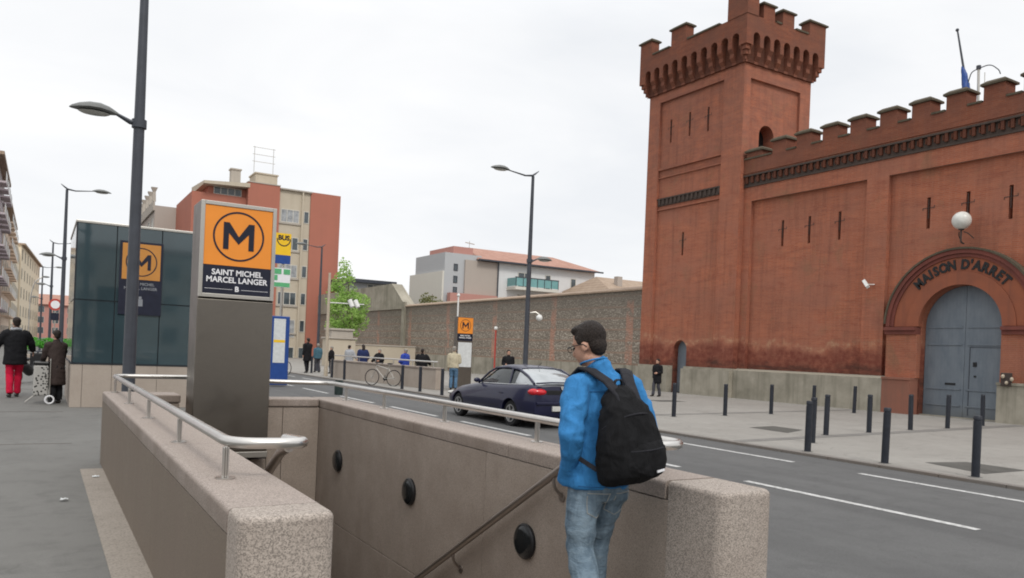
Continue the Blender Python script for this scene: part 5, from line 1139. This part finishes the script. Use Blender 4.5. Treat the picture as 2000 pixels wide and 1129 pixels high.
    for l in (0, 2.56):
        for s in (-1, 1):
            prof = [(.0, .60, .19), (.0, .62, .27), (.0, .65, .292), (.0, .77, .292), (.0, .80, .27), (.0, .795, .20)]
            b = MB(); b.loft([[P(s*x, l+r*math.sin(2*PI*k/28), .292+r*math.cos(2*PI*k/28)) for k in range(28)] for _, x, r in prof]); w_ = b.build('wheel', M['rubber'], t, smooth=True)
            b = MB(); b.loft([[P(s*x, l+r*math.sin(2*PI*k/24), .292+r*math.cos(2*PI*k/24)) for k in range(24)] for x, r in ((.799, .20), (.806, .20), (.806, .175), (.77, .165))], caps=False)
            for k in range(5):
                a = 2*PI*k/5+.3; ca, sa = math.cos(a), math.sin(a); q = lambda u, v, x: P(s*x, l+u*sa+v*ca, .292+u*ca-v*sa)
                b.add([q(.02, -.035, .80), q(.18, -.028, .802), q(.18, .028, .802), q(.02, .035, .80), q(.02, -.035, .77), q(.18, -.028, .77), q(.18, .028, .77), q(.02, .035, .77)], [(0, 1, 2, 3), (4, 7, 6, 5), (0, 4, 5, 1), (1, 5, 6, 2), (2, 6, 7, 3), (3, 7, 4, 0)])
            b.tube([P(s*.77, l, .292), P(s*.808, l, .292)], .05, 14); b.build('rim', M['alloy'], w_)
    return t
car(9.93, 15.17, -.05)

# ================================================================== BICYCLES AND SCOOTER
def bicycle(label, x, y, ang, lean=0):
    t = thing('bicycle', label, 'bicycle', (x, y, 0), 'bicycles left along the street')
    for u in (-.52, .52):
        b = MB(); pts = [(x, y+u+.33*math.cos(2*PI*k/28), .33+.33*math.sin(2*PI*k/28)) for k in range(29)]; b.tube(pts, .019, 6, caps=False); w_ = b.build('wheel', M['rubber'], t, smooth=True)
        b = MB()
        for k in range(10): a = PI*k/10; b.tube([(x, y+u+.32*math.cos(a), .33+.32*math.sin(a)), (x, y+u-.32*math.cos(a), .33-.32*math.sin(a))], .0022, 3)
        b.tube([(x-.04, y+u, .33), (x+.04, y+u, .33)], .025, 8); b.build('spokes', M['frame'], w_)
    bb, st, hd, hd2 = (x, y-.08, .30), (x, y-.25, .78), (x, y+.36, .72), (x, y+.33, .84)
    b = MB()
    for p, q in ((bb, st), (bb, hd), ((x, y-.23, .70), hd2), (bb, (x, y-.52, .33)), ((x, y-.24, .72), (x, y-.52, .33)), (hd, hd2)): b.tube([p, q], .017, 8)
    b.tube([hd, (x, y+.42, .55), (x, y+.52, .33)], .014, 8); b.tube([st, (x, y-.28, .90)], .013, 8); b.build('frame', M['frame'], t, smooth=True)
    b = MB(); b.sphere((x, y-.29, .93), .07, .14, .03); b.build('saddle', M['black_plastic'], t, smooth=True)
    b = MB(); b.tube(rot_path([(x-.28, y+.20, .95), (x-.2, y+.36, .97), (x, y+.34, .93), (x+.2, y+.36, .97), (x+.28, y+.20, .95)], .06), .013, 8); b.tube([(x, y+.34, .93), hd2], .013, 6); b.build('handlebar', M['black_plastic'], t, smooth=True)
    b = MB(); b.tube([(x+.03, y-.08, .30), (x+.05, y-.08, .30)], .09, 16); b.tube([(x+.06, y-.08, .30), (x+.06, y-.02, .14)], .01, 5); b.tube([(x-.06, y-.08, .30), (x-.06, y-.14, .46)], .01, 5); b.build('crank', M['black_plastic'], t)
    t.rotation_euler = (0, R(lean), R(ang)); return t
bicycle('bicycle leaning beside the low granite wall across the road', 12.35, 31.0, 38, 5)
bicycle('bicycle standing by the walking couple left of the floodlight mast', 10.6, 40.5, 20, 3)
t = thing('motor_scooter', 'black motor scooter parked on the left pavement between the two people', 'scooter', (-.27, 29.3, 0)); x, y = -.27, 29.3
for u in (-.6, .62):
    b = MB(); b.tube([(x+u+.17*math.cos(2*PI*k/20), y, .23+.17*math.sin(2*PI*k/20)) for k in range(21)], .055, 8, caps=False); w_ = b.build('wheel', M['rubber'], t, smooth=True); b = MB(); b.tube([(x+u, y-.04, .23), (x+u, y+.04, .23)], .10, 12); b.build('rim', M['alloy'], w_)
b = MB(); b.limb([(x-.62, y, .55), (x-.3, y, .55), (x+.05, y, .36), (x+.35, y, .40)], [(.16, .16)]*4, 10); b.loft([[(x+.45+a*.06, y+c*.2, z) for a, c in ((-1, -1), (1, -1), (1, 1), (-1, 1))] for z in (.3, .95)]); b.sphere((x+.60, y, .40), .22, .09, .10)
organic(b, 'body', M['black_plastic'], t, .025, 3)
b = MB(); b.sphere((x-.35, y, .76), .36, .13, .07); b.build('seat', M['black_plastic'], t, smooth=True)
b = MB(); b.tube([(x+.45, y-.3, 1.02), (x+.50, y, 1.0), (x+.45, y+.3, 1.02)], .022, 8); b.tube([(x+.62, y, .25), (x+.48, y, 1.0)], .03, 8); b.build('handlebar', M['pole'], t, smooth=True); t.rotation_euler = (0, 0, R(62))

# ================================================================== PEOPLE
def hand(mb, wr, d, side, curl=.6, s=1.0):
    d = Vector(d).normalized(); wr = Vector(wr); a = Vector((side, 0, 0)); a = (a-d*a.dot(d)).normalized() if abs(d.dot(a)) < .95 else Vector((0, 1, 0)); fwd = d.cross(a).normalized()
    if fwd.y < 0: fwd = -fwd                       # fingers fan along the walking direction
    palm = -a
    mb.limb([wr, wr+d*.03*s, wr+d*.08*s], [(.024*s, .03*s), (.020*s, .042*s), (.018*s, .042*s)], 10)
    for k, (o, L) in enumerate(((.031, .072), (.010, .082), (-.011, .076), (-.031, .058))):
        p0 = wr+d*.078*s+fwd*o*s; p1 = p0+(d*math.cos(curl*.5)+palm*math.sin(curl*.5))*L*.45*s; p2 = p1+(d*math.cos(curl)+palm*math.sin(curl))*L*.32*s; p3 = p2+(d*math.cos(curl*1.5)+palm*math.sin(curl*1.5))*L*.25*s
        mb.tube([p0, p1, p2, p3], [.0098*s, .009*s, .008*s, .0065*s], 8)
    p0 = wr+d*.03*s+fwd*.034*s; p1 = p0+(d*.6+fwd*.6+palm*.35).normalized()*.04*s; p2 = p1+(d*.85+fwd*.2+palm*.4).normalized()*.032*s; mb.tube([p0, p1, p2], [.0125*s, .0105*s, .008*s], 8)
def person(label, x, y, z=0, H=1.75, head=0, top='c_black', bottom='c_jean', hair='hair', hem=.86, lean=0, legs=((-.10, 0), (.10, 0)), arms=('down', 'down'), bulk=1.0, voxel=.016, fold=.010, turn=0, nod=0, shift=(0, 0), group=None, longhair=False, skirt=False, hands=True, detail=False, scarf=False, name='person', headoff=(0, 0, 0)):
    t = thing(name, label, 'person', (x, y, z), group); k = H/1.76
    X, Y_, Z_ = x, y, z
    def Q(px, py, pz):
        f = max(0, pz-.88)/.6
        return Vector((X+(px+shift[0]*f)*k, Y_+(py+(lean*max(0, pz-.88)+shift[1]*f))*k, Z_+pz*k))
    S = lambda r: tuple(q*k for q in r) if hasattr(r, '__len__') else r*k
    A = {'down': ((.215, -.02, 1.14), (.225, .04, .90)), 'pocket': ((.272, -.09, 1.125), (.212, .0, .985)), 'bent': ((.24, .0, 1.13), (.17, .22, 1.10)), 'lean': ((.22, .14, 1.12), (.16, .36, .98)), 'swing': ((.22, .12, 1.16), (.21, .26, .98)), 'back': ((.22, -.12, 1.15), (.22, -.18, .92)), 'out': ((.30, .05, 1.20), (.36, .18, 1.02))}
    def arm(mb, s, kind, r, hand_=False):
        e, w_ = A[kind]; pts = [Q(s*.12, 0, 1.41), Q(s*.185, 0, 1.395), Q(s*(.185+e[0])/2+s*.012, e[1]/2, (1.395+e[2])/2), Q(s*e[0], e[1], e[2]), Q(s*(e[0]+w_[0])/2, (e[1]+w_[1])/2, (e[2]+w_[2])/2), Q(s*w_[0], w_[1], w_[2])]
        if kind == 'pocket' and not hand_: pts.append(Q(s*.165, .075, .865)); r = tuple(r)+((.05, .05),)
        mb.limb(pts, [S(q) for q in r], 12)
        if hand_:
            d = Q(s*w_[0], w_[1], w_[2])-Q(s*e[0], e[1], e[2]); hand(mb, Q(s*w_[0], w_[1], w_[2]), d, s, .5, k)
    def leg(mb, s, foot, r, zend=.07):
        fx, fy = foot; ln = Vector((fx, fy)); kx = (s*.085+fx)/2; kneef = .05+max(0, fy)*.45+(-.0 if fy > 0 else fy*.25)
        lift = .10 if fy < -.2 else 0
        pts = [Q(s*.08, 0, .93), Q(s*.088, .01, .80), Q(kx, kneef*.7, .64), Q(kx, kneef, .50), Q((kx+fx)/2, (kneef+fy)/2-.02, .30+lift/2), Q(fx, fy, max(zend, .09)+lift)]
        mb.limb(pts, [S(q) for q in r], 14)
        return lift
    # ---- body (one continuous surface)
    b = MB(); b.limb([Q(0, 0, .84), Q(0, 0, .92), Q(0, 0, 1.05), Q(0, 0, 1.2), Q(0, 0, 1.34), Q(0, 0, 1.42), Q(0, .0, 1.46)], [S(q) for q in ((.10, .08), (.145, .10), (.125, .09), (.145, .10), (.165, .10), (.12, .075), (.06, .06))], 18)
    hp = Q(0, 0, 1.44); hr = Matrix.Rotation(R(turn), 3, 'Z') @ Matrix.Rotation(-R(nod), 3, 'X')
    Hd = lambda px, py, pz: hp+Vector(headoff)*min(1, max(0, (pz-1.44)/.12))+hr @ (Vector((px, py, pz-1.44))*k)
    b.limb([Q(0, -.005, 1.40), Hd(0, -.005, 1.49), Hd(0, .0, 1.57)], [S(.058), S(.053), S(.055)], 14)
    b.sphere(Hd(0, -.012, 1.665), .074*k, .094*k, .098*k, rot=hr); b.sphere(Hd(0, .032, 1.595), .056*k, .058*k, .078*k, rot=hr); b.sphere(Hd(0, .058, 1.545), .030*k, .028*k, .022*k, rot=hr)
    b.sphere(Hd(0, .092, 1.603), .012*k, .020*k, .024*k, rot=hr); b.sphere(Hd(0, .083, 1.567), .022*k, .010*k, .008*k, rot=hr); b.sphere(Hd(0, .072, 1.655), .05*k, .018*k, .012*k, rot=hr)
    for s in (-1, 1): b.sphere(Hd(s*.074, -.008, 1.615), .011*k, .020*k, .031*k, rot=hr)
    for s, kind in zip((-1, 1), arms): arm(b, s, kind, (.05, .052, .045, .038, .034, .026), hands)
    for s, ft in zip((-1, 1), legs):
        leg(b, s, ft, ((.08, .09), (.078, .088), (.066, .07), (.052, .056), (.048, .052), (.036, .04)))
    body = organic(b, 'body', M['skin'], t, voxel*k*(.75 if not detail else 1), 2 if not detail else 2)
    if detail or H > 0:
        for s in (-1, 1):
            q = MB(); q.sphere(Hd(s*.027, .079, 1.632), .011*k, .007*k, .006*k, rot=hr, nu=8, nv=6); q.build('eye', M['black_plastic'], body, smooth=True)
    # ---- trousers
    g = 1.0
    if skirt: b = MB(); b.limb([Q(0, 0, .98), Q(0, 0, .85), Q(0, 0, .6), Q(0, .0, .35)], [S(q) for q in ((.14, .11), (.18, .14), (.20, .17), (.21, .19))], 16)
    else:
        b = MB(); b.limb([Q(0, 0, 1.0), Q(0, -.005, .92), Q(0, -.01, .84), Q(0, 0, .79)], [S(q) for q in ((.14, .105), (.165, .12), (.165, .13), (.12, .10))], 18)
    for s, ft in zip((-1, 1), legs): leg(b, s, ft, ((.085, .10), (.092, .108), (.082, .088), (.072, .076), (.070, .074), (.066, .076)) if not skirt else ((.08, .09), (.08, .09), (.07, .07), (.055, .06), (.05, .055), (.042, .045)), .05)
    trs = organic(b, 'trousers' if not skirt else 'skirt', M[bottom], t, voxel*k, 3, (fold*.85, 8, 5, 3)); t['_t'] = trs.name
    # ---- shoes
    for s, ft in zip((-1, 1), legs):
        lift = .10 if ft[1] < -.2 else 0
        b = MB(); fx, fy = ft; b.limb([Q(fx, fy-.06, .05+lift*1.2), Q(fx, fy, .055+lift), Q(fx, fy+.10, .042+lift*.6), Q(fx, fy+.18, .032+lift*.3)], [S(q) for q in ((.03, .03), (.042, .05), (.046, .038), (.026, .022))], 12); b.build('shoe', M['shoe'], t, smooth=True)
    # ---- top garment
    u = bulk; b = MB(); zz = [hem, hem+.03, (hem+1.1)/2, 1.12, 1.26, 1.37, 1.44, 1.475]
    rr = [(.185*u, .135*u), (.188*u, .14*u), (.178*u, .135*u), (.175*u, .13*u), (.19*u, .132*u), (.185*u, .118*u), (.125*u, .092*u), (.078, .074)]
    b.limb([Q(0, 0, q) for q in zz], [S(q) for q in rr], 22)
    for s, kind in zip((-1, 1), arms): arm(b, s, kind, ((.078*u, .085*u), (.076*u, .084*u), (.068*u, .07*u), (.062*u, .062*u), (.055*u, .055*u), (.043*u, .045*u)))
    b.limb([Q(0, 0, 1.42), Hd(0, -.002, 1.50), Hd(0, -.0, 1.535)], [S(.082), S(.072), S(.070)], 18)
    jk = organic(b, 'jacket', M[top], t, voxel*k, 4 if not detail else 3, (fold, 6, 5, 1))
    # ---- hair
    b = MB(); b.sphere(Hd(0, -.024, 1.680), .081*k, .096*k, .088*k, rot=hr); b.sphere(Hd(0, -.058, 1.625), .066*k, .05*k, .07*k, rot=hr); b.sphere(Hd(0, .030, 1.728), .066*k, .050*k, .028*k, rot=hr)
    if detail:
        for s in (-1, 1): b.sphere(Hd(s*.068, .012, 1.665), .014*k, .022*k, .03*k, rot=hr)
    if longhair: b.limb([Hd(0, -.06, 1.66), Hd(0, -.085, 1.54), Hd(0, -.09, 1.42)], [S((.08, .05)), S((.085, .05)), S((.06, .03))], 12)
    organic(b, 'hair', M[hair], t, .008*k if detail else .013*k, 2, (.0035 if detail else .006, 60, 40, 7))
    if scarf: b = MB(); b.tube([Hd(.085*math.cos(a), .085*math.sin(a), 1.50+.01*math.sin(3*a)) for a in [2*PI*i/16 for i in range(17)]], .035, 8); b.build('scarf', M['c_grey'], t, smooth=True)
    if not detail: del t['_t']
    t.rotation_euler = (0, 0, R(head)); return t, Hd, Q, jk
# ---- the man with the backpack
mx_, my_ = 2.785, 3.60
man, Hd, Q, jk = person('man in a bright blue fleece and washed jeans wearing glasses, walking down into the metro', mx_, my_, 0, 1.79, 0, 'blue_fleece', 'denim', 'hair', .845, .05, ((-.135, -.15), (.085, .16)), ('pocket', 'pocket'), 1.03, .009, .012, turn=26, nod=17, shift=(.03, 0), detail=True, headoff=(-.05, .02, .012))
b = MB()
for s in (-1, 1):
    pts = [Hd(s*.034+.024*math.cos(a), .105, 1.630+.017*math.sin(a)) for a in [2*PI*i/16 for i in range(17)]]; b.tube(pts, .0022, 6, caps=False); b.tube([Hd(s*.057, .104, 1.637), Hd(s*.082, .05, 1.637), Hd(s*.084, -.01, 1.632), Hd(s*.080, -.03, 1.612)], .0028, 6)
b.tube([Hd(-.011, .106, 1.634), Hd(.011, .106, 1.634)], .002, 6); b.build('glasses', M['black_plastic'], man, smooth=True)
b = MB(); b.tube([Hd(.079*math.cos(a), .076*math.sin(a)-.002, 1.538) for a in [2*PI*i/24 for i in range(25)]], .006, 8, caps=False); b.build('collar_edge', M['blue_fleece'], jk, smooth=True)
trs = bpy.data.objects[man['_t']]                            # rear pockets and seams sewn on the cloth surface
def sewn(o, pts, d=(0, 1, 0), rad=.0028, closed=False, lift=.001):     # run a seam over the surface of o
    base = wloc(o); out = []; pts = [Vector(p) for p in pts]+([Vector(pts[0])] if closed else [])
    for p, q in zip(pts[:-1], pts[1:]):
        for i in range(8):
            w_ = p.lerp(q, i/8)-base; dd = Vector(d).normalized(); ok, h, n, _ = o.ray_cast(w_-dd*.6, dd)
            if ok and (h-w_).length < .5: out.append(h+n*lift+base)
    mb = MB()
    if len(out) > 2: mb.tube(out, rad, 5)
    return mb
M['stitch'] = simple('pale stitching', (0.30, 0.30, 0.28), 0.8); M['seam'] = simple('blue seam', (0.022, 0.11, 0.26), 0.8)
for sx in (-1, 1):
    cx = mx_+sx*.082; sewn(trs, [(cx-.062, my_, .835), (cx+.062, my_, .835), (cx+.058, my_, .725), (cx, my_, .695), (cx-.058, my_, .725)], closed=True, rad=.0026).build('pocket_stitching', M['stitch'], trs)
sewn(jk, [(mx_-.19, my_, .875), (mx_, my_, .872), (mx_+.19, my_, .875)], rad=.003).build('hem_seam', M['seam'], jk)
sewn(jk, [(mx_-.155, my_, 1.44), (mx_-.17, my_, 1.34), (mx_-.165, my_, 1.22)], rad=.003).build('armhole_seam', M['seam'], jk)
sewn(jk, [(mx_-.16, my_, 1.40), (mx_, my_, 1.405), (mx_+.16, my_, 1.40)], rad=.003).build('yoke_seam', M['seam'], jk)
del man['_t']
# ---- backpack
bp = thing('backpack', 'slouching black backpack with grey-black shoulder straps on the back of the man in blue', 'backpack', (mx_, my_-.26, .9))
def sring(cx, cy, z, rx, ry, n=28, p=2.7, tilt=0):
    o = []
    for i in range(n):
        a = 2*PI*i/n; c, s = math.cos(a), math.sin(a)
        o.append((cx+rx*abs(c)**(2/p)*(1 if c > 0 else -1), cy+ry*abs(s)**(2/p)*(1 if s > 0 else -1), z+tilt*c*rx))
    return o
BK = my_-.115
prof = [(.905, .025, .11, .05), (.925, .025, .165, .09), (.97, .025, .190, .118), (1.05, .02, .194, .125), (1.13, .012, .184, .12), (1.21, .004, .168, .11), (1.29, -.004, .145, .098), (1.36, -.012, .112, .078), (1.41, -.018, .078, .055), (1.435, -.02, .045, .03)]
b = MB(); b.loft([sring(mx_+cx, BK-ry, z, rx, ry, tilt=.10) for z, cx, rx, ry in prof]); organic(b, 'main_bag', M['pack'], bp, .010, 2, (.011, 7, 5, 5))
b = MB(); b.loft([sring(mx_+.045, BK-.185, z, rx, ry, tilt=.10) for z, rx, ry in ((.95, .11, .05), (.97, .14, .08), (1.03, .15, .092), (1.10, .142, .085), (1.145, .12, .058), (1.16, .09, .03))]); organic(b, 'front_pocket', M['pack'], bp, .010, 2, (.006, 9, 9, 2))
b = MB(); b.tube([(mx_+.045+.147*math.cos(a), BK-.185+.088*math.sin(a), 1.11+.10*.15*math.cos(a)) for a in [PI+PI*i/14 for i in range(15)]], .005, 6); b.tube([(mx_+.0+.160*math.cos(a), BK-.10+.106*math.sin(a), 1.22+.08*math.sin(-a)+.015*math.cos(a)) for a in [PI+PI*i/18 for i in range(19)]], .005, 6); b.build('zips', M['strap'], bp, smooth=True)
lb = MB(); lx, ly, lz = mx_+.105, BK-.292, 1.000; lb.add([(lx-.032, ly-.003, lz-.010), (lx+.030, ly+.012, lz-.004), (lx+.030, ly+.012, lz+.008), (lx-.032, ly-.003, lz+.002), (lx-.032, ly+.004, lz-.010), (lx+.030, ly+.019, lz-.004), (lx+.030, ly+.019, lz+.008), (lx-.032, ly+.004, lz+.002)], [(0, 1, 2, 3), (4, 7, 6, 5), (0, 4, 5, 1), (1, 5, 6, 2), (2, 6, 7, 3), (3, 7, 4, 0)]); lb.build('small_label', M['white'], bp)
b = MB(); b.ribbon(rot_path([(mx_-.055, BK-.03, 1.41), (mx_-.04, BK-.045, 1.475), (mx_+.0, BK-.05, 1.475), (mx_+.01, BK-.04, 1.41)], .03), (0, 1, 0), .022, .008); b.build('carry_loop', M['strap'], bp, smooth=True)
for s, nm in ((-1, 'shoulder_strap'), (1, 'shoulder_strap')):
    o = .03
    b = MB(); b.ribbon([(mx_+s*.035-.01, BK-.215, 1.17), (mx_+s*.04-.01, BK-.185, 1.28), (mx_+s*.05-.01, BK-.12, 1.385), (mx_+s*.075, BK-.02, 1.462), (mx_+s*.125+.012, my_-.03, 1.520), (mx_+s*.14+.02, my_+.045, 1.528), (mx_+s*.145+.02, my_+.115, 1.475), (mx_+s*.15+.015, my_+.165, 1.36), (mx_+s*.165, my_+.15, 1.22)], (1, 0, 0), [.05, .06, .07, .075, .078, .078, .072, .06, .045], .018); b.build(nm, M['strap'], bp, smooth=True)
    b = MB(); b.ribbon([(mx_+s*.165, my_+.15, 1.24), (mx_+s*.215, my_+.06, 1.12), (mx_+s*.205, my_-.08, 1.03), (mx_+s*.185+.03, BK-.06, .98)], (.3, 0, 1), .026, .006); b.build('webbing', M['strap'], bp, smooth=True)

# ---- the other people
person('tall person in black coat and bright red trousers walking at the left edge', -.50, 22.75, 0, 1.96, 10, 'c_black', 'c_red', 'hair', .72, .03, ((-.10, -.12), (.08, .14)), ('out', 'out'), 1.22, .017, scarf=True)
person('stooping person in a dark patterned coat leaning on a shopping trolley by the kiosk', .36, 20.75, 0, 1.68, 25, 'c_brown', 'c_black', 'hair', .45, .16, ((-.08, 0), (.09, .05)), ('lean', 'lean'), 1.05, .016)
t = thing('shopping_trolley', 'white and black patterned shopping trolley on two wheels in front of the stooping person', 'trolley', (.06, 20.7, 0)); x, y = .06, 20.7
t_ = NT('dotted trolley fabric'); vo = t_.vor(t_.obj(), 16); t_.col(t_.mix(t_.mr(vo, .30, .34), (.02, .02, .02), (.36, .35, .33))); t_.set(.8); M['dots'] = t_.m
b = MB(); b.box(x-.16, x+.14, y-.12, y+.12, .18, .88); b.build('bag', M['dots'], t, bevel=.04); b = MB(); b.box(x-.17, x+.15, y-.13, y+.13, .88, .96); b.build('flap', M['black_plastic'], t, bevel=.03)
b = MB(); b.tube(rot_path([(x+.17, y-.12, .1), (x+.17, y-.12, 1.02), (x+.17, y+.12, 1.02), (x+.17, y+.12, .1)], .05), .012, 6); b.tube([(x-.3, y, .04), (x-.12, y, .2)], .012, 6); b.build('frame', M['frame'], t)
for s in (-1, 1): b = MB(); b.tube([(x+.17+.085*math.cos(2*PI*k/18), y+s*.16, .105+.085*math.sin(2*PI*k/18)) for k in range(19)], .02, 6, caps=False); w_ = b.build('wheel', M['white'], t, smooth=True); b = MB(); b.tube([(x+.17, y+s*.15, .105), (x+.17, y+s*.17, .105)], .04, 10); b.build('hub', M['black_plastic'], w_)
person('person in a short black coat and dark grey trousers walking past the tower door', 22.5, 25.4, 0, 1.60, 100, 'c_black', 'c_dgrey', 'hair', .62, .02, ((-.09, -.12), (.09, .16)), ('bent', 'pocket'), 1.15, .016)
person('man in cream shirt and blue jeans reading the map on the distant totem', 14.35, 28.4, 0, 1.76, -35, 'c_cream', 'c_jean', 'hair_grey', .88, .02, ((-.1, 0), (.1, .04)), ('down', 'bent'), 1.1, .016)
person('dark haired person in a black jacket with a white collar standing behind the coupe', 17.5, 29.4, 0, 1.72, 160, 'c_black', 'c_dgrey', 'hair', .85, 0, ((-.1, 0), (.1, 0)), ('down', 'bent'), 1.15, .016)
person('person in black with raised hood walking beside a companion in teal', 12.8, 43.4, 0, 1.95, 20, 'c_black', 'c_black', 'hair', .6, 0, ((-.1, -.12), (.1, .12)), ('down', 'swing'), 1.2, .018)
person('shorter person in a teal jacket walking beside a companion in black', 13.75, 44.6, 0, 1.66, 10, 'c_teal', 'c_dgrey', 'hair_grey', .85, 0, ((-.1, .1), (.1, -.1)), ('down', 'down'), 1.25, .018)
gp = 'people waiting behind the low wall across the road'
for x, y, H, tp, hr_, hd, lh, lb in ((14.5, 43.2, 1.42, 'c_black', 'hair_grey', 60, False, 'waiting person in black with pale hair at the left end of the low wall'), (14.5, 40.2, 1.52, 'c_grey', 'hair', -60, False, 'waiting person in a pale grey jacket second along the low wall'),
    (14.4, 37.9, 1.58, 'c_navy', 'hair', 0, True, 'waiting person in navy with dark hair behind the bicycle'), (14.3, 35.4, 1.40, 'c_black', 'hair_grey', 120, False, 'small waiting person in black near the middle of the low wall'),
    (14.3, 32.3, 1.46, 'c_blue', 'hair_grey', 30, False, 'waiting person in a bright blue jacket behind the low wall'), (14.3, 30.5, 1.50, 'c_black', 'hair', -30, False, 'waiting person in black at the right end of the low wall')):
    person(lb, x-.4, y, 0, H+.12, hd, tp, 'c_dgrey', hr_, .8, 0, ((-.1, 0), (.1, 0)), ('bent', 'out'), 1.45, .018, group=gp, longhair=lh)
